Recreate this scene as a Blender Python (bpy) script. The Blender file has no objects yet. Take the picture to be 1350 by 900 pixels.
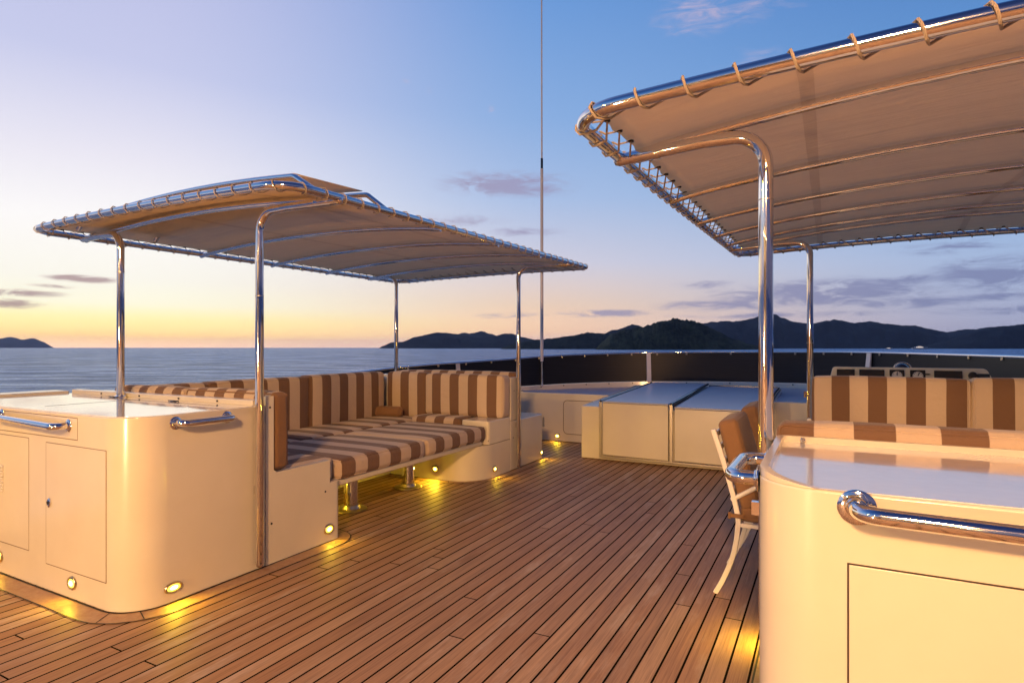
import bpy, bmesh, math, random
from mathutils import Vector, Matrix, noise
random.seed(7)
R = math.radians
scn = bpy.context.scene
COL = scn.collection

# ------------------------------------------------------------------ camera, world, sun, exposure
EYE = 1.36
cd = bpy.data.cameras.new('camera'); cam = bpy.data.objects.new('camera', cd); COL.objects.link(cam)
cam.location = (0, 0, EYE); cam.rotation_euler = (R(90), 0, R(28))
cd.sensor_width = 36; cd.lens = 20.85; cd.shift_y = 0.0059; cd.clip_start = .05; cd.clip_end = 200000
scn.camera = cam
scn.view_settings.view_transform = 'Standard'; scn.view_settings.look = 'None'
scn.view_settings.exposure = 0; scn.view_settings.gamma = 1; scn.view_settings.use_curve_mapping = False

def lin(c):
    c = c / 255.
    return c / 12.92 if c <= .04045 else ((c + .055) / 1.055) ** 2.4
def rgb(r, g, b, k=1.): return (lin(r) * k, lin(g) * k, lin(b) * k, 1)

class NT:
    """small helper to wire shader nodes"""
    def __init__(s, nt): s.nt = nt
    def n(s, typ, **kw):
        nd = s.nt.nodes.new(typ)
        for k, v in kw.items(): setattr(nd, k, v)
        return nd
    def put(s, sock, v):
        if v is None: return
        if isinstance(v, bpy.types.NodeSocket): s.nt.links.new(v, sock)
        else: sock.default_value = v
    def m(s, op, a, b=None, c=None, clamp=False):
        nd = s.n('ShaderNodeMath', operation=op, use_clamp=clamp)
        s.put(nd.inputs[0], a); s.put(nd.inputs[1], b); s.put(nd.inputs[2], c)
        return nd.outputs[0]
    def mix(s, f, a, b, mode='MIX'):
        nd = s.n('ShaderNodeMixRGB', blend_type=mode)
        s.put(nd.inputs[0], f); s.put(nd.inputs[1], a); s.put(nd.inputs[2], b)
        return nd.outputs[0]
    def ramp(s, f, stops, interp='LINEAR'):
        nd = s.n('ShaderNodeValToRGB'); cr = nd.color_ramp; cr.interpolation = interp
        while len(cr.elements) < len(stops): cr.elements.new(.5)
        for e, (p, c) in zip(cr.elements, stops): e.position = p; e.color = c if len(c) == 4 else (*c, 1)
        s.put(nd.inputs[0], f); return nd.outputs[0]
    def sep(s, v):
        nd = s.n('ShaderNodeSeparateXYZ'); s.put(nd.inputs[0], v); return nd.outputs
    def comb(s, x, y, z):
        nd = s.n('ShaderNodeCombineXYZ'); s.put(nd.inputs[0], x); s.put(nd.inputs[1], y); s.put(nd.inputs[2], z); return nd.outputs[0]
    def noise(s, v, scale, detail=3, rough=.5, dist=0.):
        nd = s.n('ShaderNodeTexNoise'); s.put(nd.inputs['Vector'], v)
        nd.inputs['Scale'].default_value = scale; nd.inputs['Detail'].default_value = detail
        nd.inputs['Roughness'].default_value = rough; nd.inputs['Distortion'].default_value = dist
        return nd.outputs[0]
    def sstep(s, x, a, b):
        nd = s.n('ShaderNodeMapRange', interpolation_type='SMOOTHSTEP'); s.put(nd.inputs[0], x)
        nd.inputs[1].default_value = a; nd.inputs[2].default_value = b; return nd.outputs[0]

cy = scn.cycles
cy.max_bounces = 6; cy.diffuse_bounces = 3; cy.glossy_bounces = 4; cy.transmission_bounces = 3; cy.transparent_max_bounces = 4; cy.volume_bounces = 0
cy.caustics_reflective = False; cy.caustics_refractive = False; cy.sample_clamp_indirect = 6.; cy.use_adaptive_sampling = True; cy.adaptive_threshold = .022; cy.use_denoising = True

# dusk sky: colour by height and by bearing from the set sun, with thin cloud streaks (all by direction only)
SUN_AZ = 66.                     # degrees left of +Y
world = bpy.data.worlds.new('World'); scn.world = world; world.use_nodes = True
wn = world.node_tree; wn.nodes.clear(); W = NT(wn)
d = W.n('ShaderNodeTexCoord').outputs['Generated']
dx, dy, dz = W.sep(d)
az = W.m('MULTIPLY', W.m('ARCTAN2', W.m('MULTIPLY', dx, -1.), dy), 180 / math.pi)     # degrees left of +Y
el = W.m('MULTIPLY', W.m('ARCSINE', dz), 180 / math.pi)
elp = W.m('DIVIDE', W.m('ABSOLUTE', el), 90.)
def E(x): return x / 90.
sunside = W.ramp(elp, [(0, rgb(255, 204, 165, 2.1)), (E(.9), rgb(255, 208, 132, 1.75)), (E(2.3), rgb(255, 240, 168, 1.3)), (E(3.6), rgb(255, 250, 222, 1.15)), (E(5.5), rgb(255, 251, 238, 1.06)),
                       (E(10), rgb(254, 251, 250, 1.04)), (E(15), rgb(238, 235, 247)), (E(22), rgb(202, 206, 238)), (E(35), rgb(180, 185, 228)), (E(55), rgb(110, 125, 180)), (1, rgb(60, 78, 130))])
midside = W.ramp(elp, [(0, rgb(252, 208, 190, 1.5)), (E(1.5), rgb(252, 207, 168, 1.25)), (E(4), rgb(247, 216, 190)), (E(8), rgb(214, 211, 226)),
                       (E(14), rgb(172, 194, 231)), (E(21), rgb(140, 176, 226)), (E(31), rgb(108, 155, 218)), (E(50), rgb(66, 104, 172)), (1, rgb(42, 66, 120))])
farside = W.ramp(elp, [(0, rgb(172, 172, 200, 1.1)), (E(3), rgb(174, 182, 212)), (E(7), rgb(168, 190, 226)), (E(12), rgb(140, 178, 224)),
                       (E(20), rgb(102, 152, 212)), (E(31), rgb(76, 126, 195)), (E(50), rgb(48, 84, 150)), (1, rgb(36, 58, 108))])
backside = W.ramp(elp, [(0, rgb(96, 92, 118)), (E(8), rgb(104, 100, 132)), (E(20), rgb(78, 90, 132)), (E(50), rgb(44, 60, 108)), (1, rgb(36, 54, 100))])
daz = W.m('ABSOLUTE', W.m('SUBTRACT', W.m('FLOORED_MODULO', W.m('ADD', W.m('SUBTRACT', az, SUN_AZ), 180.), 360.), 180.))
f1 = W.sstep(daz, 4., 44.); f2 = W.sstep(daz, 36., 82.)
sky = W.mix(W.sstep(daz, 84., 135.), W.mix(f2, W.mix(f1, sunside, midside), farside), backside)
# clouds: soft blobs at fixed bearings broken up by noise
cv = W.comb(W.m('MULTIPLY', az, .10), W.m('MULTIPLY', el, .42), 0.)
cn = W.noise(cv, 2.7, 5, .66, .9)
def px2dir(px, py): return 28 - math.degrees(math.atan((px - 675) / 782.)), math.degrees(math.atan((458 - py) / math.hypot(782., px - 675)))
vae = W.comb(az, el, 0.)
def blobs(lst):
    tot = None
    for (px, py, wx, wy, amp) in lst:
        a0, e0 = px2dir(px, py); wa = wx * 57.3 / 860; we = wy * 57.3 / 760
        v1 = W.n('ShaderNodeVectorMath', operation='MULTIPLY_ADD'); W.put(v1.inputs[0], vae); v1.inputs[1].default_value = (.6 * amp / wa, .6 * amp / we, 0); v1.inputs[2].default_value = (-.6 * amp * a0 / wa, -.6 * amp * e0 / we, 0)
        v2 = W.n('ShaderNodeVectorMath', operation='LENGTH'); W.put(v2.inputs[0], v1.outputs[0])
        g = W.m('SUBTRACT', amp, v2.outputs['Value'], clamp=True)
        tot = g if tot is None else W.m('MAXIMUM', tot, g)
    return tot
dark = blobs([(25, 386, 34, 3.5, .9), (110, 368, 30, 3.5, 1.), (10, 400, 26, 4.5, .85), (70, 377, 22, 2.2, .6), (668, 243, 80, 13, .9), (720, 250, 36, 9, .6), (610, 290, 60, 7, .5), (690, 306, 50, 6, .5),
              (795, 413, 55, 4.5, 1.), (680, 416, 50, 4, .6), (1085, 386, 110, 13, 1.05), (960, 402, 80, 7, .8), (1320, 360, 60, 16, .9), (1210, 398, 60, 6, .8),
              (1300, 392, 60, 4, .8), (1200, 368, 50, 5, .7), (930, 375, 40, 5, .6), (1270, 325, 60, 7, .6), (1020, 415, 130, 4, .6), (1340, 408, 70, 5, .7)])
dm = W.sstep(W.m('MULTIPLY', dark, W.m('ADD', W.m('MULTIPLY', W.m('SUBTRACT', cn, .5), 5.2), 1.25)), .12, 1.0)
light = blobs([(920, 15, 60, 28, .9), (1000, 5, 90, 22, .7), (990, 80, 55, 20, .55), (535, 108, 10, 5, .6), (566, 118, 7, 8, .6), (648, 146, 8, 10, .6), (870, 300, 60, 10, .3)])
lm = W.sstep(W.m('MULTIPLY', light, W.m('ADD', W.m('MULTIPLY', W.m('SUBTRACT', cn, .5), 3.), .9)), .25, 1.2)
cdark = W.mix(f2, W.mix(f1, rgb(170, 135, 140), rgb(158, 152, 186)), rgb(122, 130, 172))
sky = W.mix(W.m('MULTIPLY', dm, .8), sky, cdark)
sky = W.mix(W.m('MULTIPLY', lm, .6), sky, rgb(214, 190, 208))
bg = W.n('ShaderNodeBackground'); W.put(bg.inputs[0], sky); bg.inputs[1].default_value = 1.0
W.put(W.n('ShaderNodeOutputWorld').inputs[0], bg.outputs[0])

# the sun has just set: only a weak, very soft warm glow is left of it, low over the port side
sl = bpy.data.lights.new('sun', 'SUN'); sl.energy = .12; sl.angle = R(55); sl.color = (1, .66, .42)
so = bpy.data.objects.new('sun', sl); COL.objects.link(so)
sdir = Vector((-math.sin(R(SUN_AZ)) * math.cos(R(4)), math.cos(R(SUN_AZ)) * math.cos(R(4)), math.sin(R(4))))
so.rotation_euler = sdir.to_track_quat('Z', 'Y').to_euler()

# ------------------------------------------------------------------ materials
def mat(name, base, rough=.5, metal=0., coat=0., **kw):
    m = bpy.data.materials.new(name); m.use_nodes = True
    b = m.node_tree.nodes['Principled BSDF']
    b.inputs['Base Color'].default_value = base if len(base) == 4 else (*base, 1)
    b.inputs['Roughness'].default_value = rough; b.inputs['Metallic'].default_value = metal
    b.inputs['Coat Weight'].default_value = coat; b.inputs['Coat Roughness'].default_value = .04
    for k, v in kw.items(): b.inputs[k].default_value = v
    return m, NT(m.node_tree), b
def bump(N, b, h, strength, dist):
    bp = N.n('ShaderNodeBump'); bp.inputs['Strength'].default_value = strength; bp.inputs['Distance'].default_value = dist
    N.put(bp.inputs['Height'], h); N.put(b.inputs['Normal'], bp.outputs[0])

def objco(N): return N.n('ShaderNodeTexCoord').outputs['Object']

def gelcoat(name, base, rough=.3, coat=.6):
    m, N, b = mat(name, base, rough, 0, coat)
    o = objco(N)
    n1 = N.noise(o, 1.7, 4, .6); n2 = N.noise(o, 38, 3, .6)
    c = N.mix(N.sstep(n1, .3, .75), (*base[:3], 1), (base[0] * .93, base[1] * .925, base[2] * .91, 1))
    N.put(b.inputs['Base Color'], c)
    N.put(b.inputs['Roughness'], N.m('ADD', N.m('MULTIPLY', n2, .02), rough - .01))
    N.put(b.inputs['Coat Roughness'], N.m('ADD', .09 if rough > .2 else .0, N.m('MULTIPLY', n1, .10)))
    sc1 = N.noise(N.comb(N.m('MULTIPLY', N.sep(o)[0], 6.), N.m('MULTIPLY', N.sep(o)[1], 6.), N.m('MULTIPLY', N.sep(o)[2], 1.5)), 1., 4, .75)
    N.put(b.inputs['Coat Weight'], N.m('SUBTRACT', coat, N.m('MULTIPLY', N.sstep(sc1, .4, .75), coat * .10)))
    bump(N, b, N.m('ADD', n1, N.m('MULTIPLY', N.noise(o, 5.5, 2), .22)), .16, .02)
    return m
M = {}
M['gel'] = gelcoat('white_gelcoat', (.80, .745, .61), .26, .6)
M['top'] = gelcoat('polished_gelcoat', (.82, .80, .76), .14, 1.)
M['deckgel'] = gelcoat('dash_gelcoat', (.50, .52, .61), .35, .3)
m, N, b = mat('stainless', (.80, .79, .78, 1), .07, 1.)
n = N.noise(objco(N), 14, 3, .6); N.put(b.inputs['Roughness'], N.m('ADD', N.m('MULTIPLY', n, .10), .03)); M['steel'] = m
M['bezel'] = mat('brass_bezel', (.62, .50, .30, 1), .28, 1.)[0]
M['dull'] = mat('brushed_metal', (.55, .50, .43, 1), .35, 1.)[0]
M['black'] = mat('black_rubber', (.012, .011, .010, 1), .5)[0]
M['dark'] = mat('dark_plastic', (.02, .021, .024, 1), .18, 0, .5)[0]
M['gap'] = mat('deep_shadow_gap', (.05, .03, .02, 1), .6)[0]
M['groove'] = mat('shadow_gap', (.20, .14, .09, 1), .6)[0]
m, N, b = mat('white_paint', (.80, .77, .72, 1), .38); bump(N, b, N.noise(objco(N), 60, 2), .05, .004); M['paint'] = m
m, N, b = mat('rope', (.42, .35, .28, 1), .85)
w = N.n('ShaderNodeTexWave'); w.inputs['Scale'].default_value = 90; N.put(w.inputs['Vector'], objco(N)); bump(N, b, w.outputs[0], .5, .002); M['rope'] = m

# tinted windscreen: smoked, slightly see-through, faintly dusty
m, N, b = mat('smoked_panel', (.014, .016, .021, 1), .42)
o = objco(N); ox, oy, oz = N.sep(o)
st = N.noise(N.comb(N.m('MULTIPLY', ox, .6), N.m('MULTIPLY', oy, .6), N.m('MULTIPLY', oz, 30)), 2.2, 5, .7)
N.put(b.inputs['Base Color'], N.mix(st, (.008, .010, .014, 1), (.024, .027, .035, 1)))
b.inputs['Specular IOR Level'].default_value = .25
M['smoke'] = m

# lamp lens: gives off light
def emit(name, col, s):
    m, N, b = mat(name, (.9, .8, .5, 1), .3); b.inputs['Emission Color'].default_value = (*col, 1); b.inputs['Emission Strength'].default_value = s; return m
M['lens'] = emit('lit_lens', (1, .72, .06), 2.2)
M['core'] = emit('lit_core', (1, .88, .35), 6.)
M['cabin_glow'] = emit('added_cabin_glow', (1, .80, .66), 1.1)  # window glow added to brighten the far yachts
M['flood'] = emit('flood_lens', (1, .72, .42), 12.)

# fabric
BROWN = (.225, .125, .072); CREAM = (.70, .55, .405)
def fabric_common(N, b, o, base):
    x, y, z = N.sep(o)
    fine = N.noise(o, 420, 2, .7); wr = N.noise(o, 9, 5, .62)
    thread = N.m('SINE', N.m('MULTIPLY', N.m('ADD', N.m('ADD', x, y), z), 1900.))
    c = N.mix(.22, base, N.mix(fine, (.25, .25, .25, 1), (1, 1, 1, 1)), 'MULTIPLY')
    N.put(b.inputs['Base Color'], c)
    b.inputs['Sheen Weight'].default_value = .15; b.inputs['Roughness'].default_value = .88
    h = N.m('ADD', N.m('MULTIPLY', wr, 1.), N.m('MULTIPLY', fine, .12)); bump(N, b, h, .7, .022)
def striped(name, axis, w, phase=0., wave=.0):
    m, N, b = mat(name, (.5, .4, .3, 1), .9); o = objco(N); xyz = N.sep(o)
    s = N.m('ADD', N.m('DIVIDE', N.m('SUBTRACT', xyz[axis], phase), 2 * w), N.m('MULTIPLY', N.m('SUBTRACT', N.noise(o, 2.5, 2), .5), .035))
    fr = N.m('FRACT', N.m('ADD', s, 50.))
    k = N.sstep(N.m('ABSOLUTE', N.m('SUBTRACT', fr, .5)), .243, .257)      # 0 in the middle half of the period = brown
    fabric_common(N, b, o, N.mix(k, (*BROWN, 1), (*CREAM, 1)))
    return m
def plain_fabric(name, c):
    m, N, b = mat(name, (*c, 1), .9); o = objco(N); fabric_common(N, b, o, (*c, 1)); return m
M['brown'] = plain_fabric('brown_fabric', (.27, .145, .07))

# canopy cloth, lets a little light through; a stitched seam every 1.1 m
m, N, b = mat('canvas', (.62, .53, .47, 1), .62)
o = objco(N); ox, oy, oz = N.sep(o)
n1 = N.noise(N.comb(N.m('MULTIPLY', ox, 1.0), N.m('MULTIPLY', oy, 8.), 0.), 2.2, 6, .62, .4); n2 = N.noise(o, 300, 2)
sm = N.m('LESS_THAN', N.m('ABSOLUTE', N.m('SUBTRACT', N.m('FRACT', N.m('ADD', N.m('DIVIDE', ox, 1.1), .37)), .5)), .022)
c = N.mix(n1, (.95, .82, .64, 1), (.86, .73, .56, 1)); c = N.mix(N.m('MULTIPLY', sm, .2), c, (.44, .33, .25, 1)); N.put(b.inputs['Base Color'], c)
bump(N, b, N.m('ADD', N.m('ADD', n1, N.m('MULTIPLY', n2, .05)), N.m('MULTIPLY', sm, .15)), .9, .035)
tr = N.n('ShaderNodeBsdfTranslucent'); N.put(tr.inputs[0], c)
mx = N.n('ShaderNodeMixShader'); mx.inputs[0].default_value = .66
out = m.node_tree.nodes['Material Output']
N.put(mx.inputs[1], b.outputs[0]); N.put(mx.inputs[2], tr.outputs[0]); N.put(out.inputs[0], mx.outputs[0]); M['canvas'] = m

# teak planking: pitch 86.5 mm, black caulk, staggered butts, weathered patches
PITCH = .0865
m, N, b = mat('teak_deck', (.25, .13, .07, 1), .45)
o = objco(N); x, y, z = N.sep(o)
def teak(N, b, x, y, o, caulk=True):
    u = N.m('DIVIDE', N.m('ADD', x, .4583), PITCH); fi = N.m('FLOOR', u); fr = N.m('FRACT', u)
    wn1 = N.n('ShaderNodeTexWhiteNoise', noise_dimensions='1D'); N.put(wn1.inputs['W'], fi); r1 = wn1.outputs['Value']
    yy = N.m('ADD', N.m('DIVIDE', y, 4.2), N.m('MULTIPLY', r1, 7.3)); seg = N.m('FLOOR', yy); fy = N.m('FRACT', yy)
    wn2 = N.n('ShaderNodeTexWhiteNoise', noise_dimensions='2D'); N.put(wn2.inputs['Vector'], N.comb(fi, seg, 0.)); r2 = wn2.outputs['Value']
    c = N.ramp(r2, [(0, (.36, .207, .119, 1)), (.3, (.415, .242, .139, 1)), (.6, (.385, .233, .143, 1)), (.85, (.435, .273, .165, 1)), (1, (.49, .32, .20, 1))])
    gv = N.comb(N.m('MULTIPLY', x, 90.), N.m('ADD', N.m('MULTIPLY', y, 2.2), N.m('MULTIPLY', r2, 40.)), 0.)
    grain = N.noise(gv, 1., 5, .65, .5)
    gr2 = N.noise(N.comb(N.m('MULTIPLY', x, 420.), N.m('MULTIPLY', y, 6.), r2), 1., 3, .6)
    c = N.mix(.9, c, N.ramp(grain, [(.25, (.55, .5, .47, 1)), (.5, (.95, .95, .95, 1)), (.75, (1.25, 1.22, 1.2, 1))]), 'MULTIPLY')
    c = N.mix(.45, c, N.ramp(gr2, [(.3, (.6, .58, .55, 1)), (.6, (1.1, 1.1, 1.1, 1))]), 'MULTIPLY')
    weath = N.noise(N.comb(N.m('ADD', N.m('MULTIPLY', x, 5.), N.m('MULTIPLY', r2, 9.)), N.m('MULTIPLY', y, 1.1), 0.), 1., 6, .7)
    wk = N.m('MULTIPLY', N.sstep(weath, .50, .74), N.m('ADD', .35, N.m('MULTIPLY', gr2, 1.1)))
    c = N.mix(N.m('MULTIPLY', wk, .62), c, (.64, .54, .46, 1))
    big = N.noise(o, .9, 4, .6); c = N.mix(.5, c, N.ramp(big, [(.3, (.78, .76, .76, 1)), (.7, (1.12, 1.1, 1.08, 1))]), 'MULTIPLY')
    seam = N.m('GREATER_THAN', N.m('ABSOLUTE', N.m('SUBTRACT', fr, .5)), .444)
    butt = N.m('LESS_THAN', fy, .0017)
    k = N.m('MAXIMUM', seam, butt) if caulk else butt
    N.put(b.inputs['Base Color'], N.mix(k, c, (.010, .008, .007, 1)))
    N.put(b.inputs['Roughness'], N.m('ADD', N.m('MULTIPLY', grain, .25), N.m('ADD', .44, N.m('MULTIPLY', wk, .18))))
    N.put(b.inputs['Specular IOR Level'], N.m('MULTIPLY', N.m('SUBTRACT', 1., k), .30))
    bump(N, b, N.m('SUBTRACT', N.m('MULTIPLY', grain, .25), k), .5, .0025)
teak(N, b, x, y, o); M['teak'] = m
m, N, b = mat('teak_margin', (.3, .15, .08, 1), .45); o = objco(N); x, y, z = N.sep(o)
g = N.noise(N.comb(N.m('MULTIPLY', x, 7.), N.m('MULTIPLY', y, 7.), 0.), 2.5, 5, .65); g2 = N.noise(o, 60, 3)
N.put(b.inputs['Base Color'], N.mix(.35, N.ramp(g, [(.3, (.37, .18, .09, 1)), (.5, (.43, .26, .145, 1)), (.7, (.48, .31, .18, 1))]), N.ramp(g2, [(.3, (.6, .6, .6, 1)), (.7, (1, 1, 1, 1))]), 'MULTIPLY'))
N.put(b.inputs['Roughness'], N.m('ADD', N.m('MULTIPLY', g, .2), .33)); M['margin'] = m

# sea
m, N, b = mat('sea_water', (.035, .150, .290, 1), .10)
o = objco(N); x, y, z = N.sep(o)
cr_, sr_ = math.cos(R(28)), math.sin(R(28))
h1 = N.noise(o, .16, 6, .62, .4); h2 = N.noise(N.comb(N.m('MULTIPLY', x, .5), N.m('MULTIPLY', y, 1.), 0.), .9, 5, .6)
h = N.m('ADD', N.m('MULTIPLY', h1, 1.), N.m('MULTIPLY', h2, .28)); bump(N, b, h, 1., 3.8)
patch = N.noise(N.comb(N.m('MULTIPLY', x, .0035), N.m('MULTIPLY', y, .010), 0.), 1., 5, .6)
N.put(b.inputs['Roughness'], patch)
gl_ = N.n('ShaderNodeBsdfGlossy'); gl_.inputs['Color'].default_value = (.60, .72, .94, 1); N.put(gl_.inputs['Roughness'], N.m('ADD', .06, N.m('MULTIPLY', patch, .22)))
df_ = N.n('ShaderNodeBsdfDiffuse'); df_.inputs['Color'].default_value = (.006, .075, .150, 1)
bpn = [n_ for n_ in m.node_tree.nodes if n_.type == 'BUMP'][0]; N.put(gl_.inputs['Normal'], bpn.outputs[0])
mxs = N.n('ShaderNodeMixShader'); rip = N.noise(N.comb(N.m('MULTIPLY', N.m('ADD', N.m('MULTIPLY', x, cr_), N.m('MULTIPLY', y, sr_)), .028), N.m('MULTIPLY', N.m('SUBTRACT', N.m('MULTIPLY', y, cr_), N.m('MULTIPLY', x, sr_)), .10), 0.), 1., 8, .78)
N.put(mxs.inputs[0], N.m('ADD', .30, N.m('MULTIPLY', N.sstep(rip, .34, .66), .52))); N.put(mxs.inputs[1], df_.outputs[0]); N.put(mxs.inputs[2], gl_.outputs[0])
N.put(m.node_tree.nodes['Material Output'].inputs[0], mxs.outputs[0]); M['sea'] = m

def hillmat(name, c1, c2, sc):
    m, N, b = mat(name, (*c1, 1), .95); o = objco(N)
    n1 = N.noise(o, sc, 6, .7); n2 = N.noise(o, sc * 6, 4, .7)
    N.put(b.inputs['Base Color'], N.mix(N.sstep(N.m('ADD', N.m('MULTIPLY', n1, .7), N.m('MULTIPLY', n2, .3)), .4, .62), (*c1, 1), (*c2, 1)))
    b.inputs['Specular IOR Level'].default_value = .1
    bump(N, b, N.m('ADD', n1, n2), 1., 12.)
    return m

# ------------------------------------------------------------------ mesh helpers
def fin(name, bm, material, parent=None, loc=None, smooth=40, bevel=0., segs=2, kind=None):
    me = bpy.data.meshes.new(name)
    bmesh.ops.recalc_face_normals(bm, faces=bm.faces)
    bm.to_mesh(me); bm.free()
    mats = material if isinstance(material, (list, tuple)) else [material]
    for mm in mats: me.materials.append(M[mm] if isinstance(mm, str) else mm)
    for p in me.polygons: p.use_smooth = True
    me.set_sharp_from_angle(angle=R(smooth))
    ob = bpy.data.objects.new(name, me); COL.objects.link(ob)
    if parent is not None: ob.parent = parent
    if loc is not None: ob.location = loc
    if bevel:
        md = ob.modifiers.new('bevel', 'BEVEL'); md.width = bevel; md.segments = segs; md.limit_method = 'ANGLE'; md.angle_limit = R(50); md.harden_normals = True
    if kind: ob['kind'] = kind
    return ob
def thing(name, label, cat, loc=(0, 0, 0), group=None):
    o = bpy.data.objects.new(name, None); COL.objects.link(o); o.location = loc; o.empty_display_size = .1
    return tag(o, label, cat, group)
def tag(o, label, cat, group=None):
    o['label'] = label; o['category'] = cat
    if group: o['group'] = group
    return o
def box(bm, x0, x1, y0, y1, z0, z1, mi=0):
    v = [bm.verts.new(p) for p in ((x0, y0, z0), (x1, y0, z0), (x1, y1, z0), (x0, y1, z0), (x0, y0, z1), (x1, y0, z1), (x1, y1, z1), (x0, y1, z1))]
    for f in ((0, 3, 2, 1), (4, 5, 6, 7), (0, 1, 5, 4), (1, 2, 6, 5), (2, 3, 7, 6), (3, 0, 4, 7)):
        bm.faces.new([v[i] for i in f]).material_index = mi
def fillet(pts, radii, n=8, closed=False):
    """round the corners of a polyline (2D or 3D)"""
    P = [Vector(p) for p in pts]; out = []; N_ = len(P)
    if not isinstance(radii, (list, tuple)): radii = [radii] * N_
    for i in range(N_):
        if not closed and (i == 0 or i == N_ - 1): out.append(P[i]); continue
        a, b, c = P[i - 1], P[i], P[(i + 1) % N_]; r = radii[i]
        d1 = (a - b); d2 = (c - b); l1, l2 = d1.length, d2.length; d1.normalize(); d2.normalize()
        cosang = max(-1, min(1, d1.dot(d2))); ang = math.acos(cosang)
        if r <= 1e-6 or ang > math.pi - .02: out.append(b); continue
        t = min(r / math.tan(ang / 2), l1 * .49 if closed or i > 1 else l1 * .98, l2 * .49 if closed or i < N_ - 2 else l2 * .98); r = t * math.tan(ang / 2)
        cen = b + (d1 + d2).normalized() * (r / math.sin(ang / 2)); s = b + d1 * t - cen; e = b + d2 * t - cen
        tot = math.pi - ang
        for k in range(n + 1):
            f = k / n; out.append(cen + (s * math.sin((1 - f) * tot) + e * math.sin(f * tot)) / math.sin(tot))
    return out
def tube(bm, pts, r, seg=12, closed=False, cap=True, mi=0, rounded=False):
    P = [Vector(p) for p in pts]
    Q = [P[0]]
    for p in P[1:]:
        if (p - Q[-1]).length > 1e-5: Q.append(p)
    if closed and (Q[0] - Q[-1]).length < 1e-5: Q.pop()
    P = Q; n = len(P); T = []
    for i in range(n):
        a = P[i - 1] if (i > 0 or closed) else P[i]; c = P[(i + 1) % n] if (i < n - 1 or closed) else P[i]
        T.append((c - a).normalized())
    up = Vector((0, 0, 1)) if abs(T[0].z) < .9 else Vector((1, 0, 0))
    nrm = (up - T[0] * up.dot(T[0])).normalized(); rings = []
    rr = r if isinstance(r, (list, tuple)) else [r] * n
    for i in range(n):
        nrm = (nrm - T[i] * nrm.dot(T[i])).normalized(); bn = T[i].cross(nrm)
        rings.append([bm.verts.new(P[i] + (nrm * math.cos(2 * math.pi * k / seg) + bn * math.sin(2 * math.pi * k / seg)) * rr[i]) for k in range(seg)])
    def join(a, b, off=0):
        for k in range(seg): bm.faces.new((a[k], a[(k + 1) % seg], b[(k + 1 + off) % seg], b[(k + off) % seg])).material_index = mi
    for i in range(n - 1): join(rings[i], rings[i + 1])
    if closed:
        best = min(range(seg), key=lambda o_: sum((rings[-1][k].co - rings[0][(k + o_) % seg].co).length for k in range(seg)))
        join(rings[-1], rings[0], best)
    elif cap:
        for rg, t, s in ((rings[0], T[0], -1), (rings[-1], T[-1], 1)):
            if rounded:
                c0 = sum((v.co for v in rg), Vector()) / seg; prev = rg
                for a in (.5, .85):
                    nr = [bm.verts.new(c0 + (v.co - c0) * math.cos(a * math.pi / 2) + t * s * rr[0] * math.sin(a * math.pi / 2)) for v in rg]
                    for k in range(seg): bm.faces.new((prev[k], prev[(k + 1) % seg], nr[(k + 1) % seg], nr[k])).material_index = mi
                    prev = nr
                bm.faces.new(prev).material_index = mi
            else: bm.faces.new(rg).material_index = mi
def prism(bm, poly, z0, z1, mi=0, topz=None):
    n = len(poly); a = [bm.verts.new((p[0], p[1], z0)) for p in poly]
    b = [bm.verts.new((p[0], p[1], z1 if topz is None else topz(p[0], p[1]))) for p in poly]
    for i in range(n): bm.faces.new((a[i], a[(i + 1) % n], b[(i + 1) % n], b[i])).material_index = mi
    bm.faces.new(b).material_index = mi; bm.faces.new(a[::-1]).material_index = mi
def lathe(bm, prof, origin=(0, 0, 0), axis=(0, 0, 1), seg=24, mi=0, sx=1., sy=1.):
    q = Vector((0, 0, 1)).rotation_difference(Vector(axis).normalized()); o = Vector(origin); prev = None
    for (r, h) in prof:
        ring = [bm.verts.new(o + q @ Vector((sx * r * math.cos(2 * math.pi * k / seg), sy * r * math.sin(2 * math.pi * k / seg), h))) for k in range(seg)]
        if prev:
            for k in range(seg): bm.faces.new((prev[k], prev[(k + 1) % seg], ring[(k + 1) % seg], ring[k])).material_index = mi
        else: bm.faces.new(ring[::-1]).material_index = mi
        prev = ring
    bm.faces.new(prev).material_index = mi
def strip(bm, path, a, b, z, mi=0):
    """flat ribbon beside an open plan path, from offset a to offset b (to the right of travel)"""
    P = [Vector((p[0], p[1])) for p in path]; L = []
    for i, p in enumerate(P):
        t = (P[min(i + 1, len(P) - 1)] - P[max(i - 1, 0)]).normalized(); nr = Vector((t.y, -t.x))
        L.append((bm.verts.new((*(p + nr * a), z)), bm.verts.new((*(p + nr * b), z))))
    for i in range(len(L) - 1): bm.faces.new((L[i][0], L[i][1], L[i + 1][1], L[i + 1][0])).material_index = mi
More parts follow.
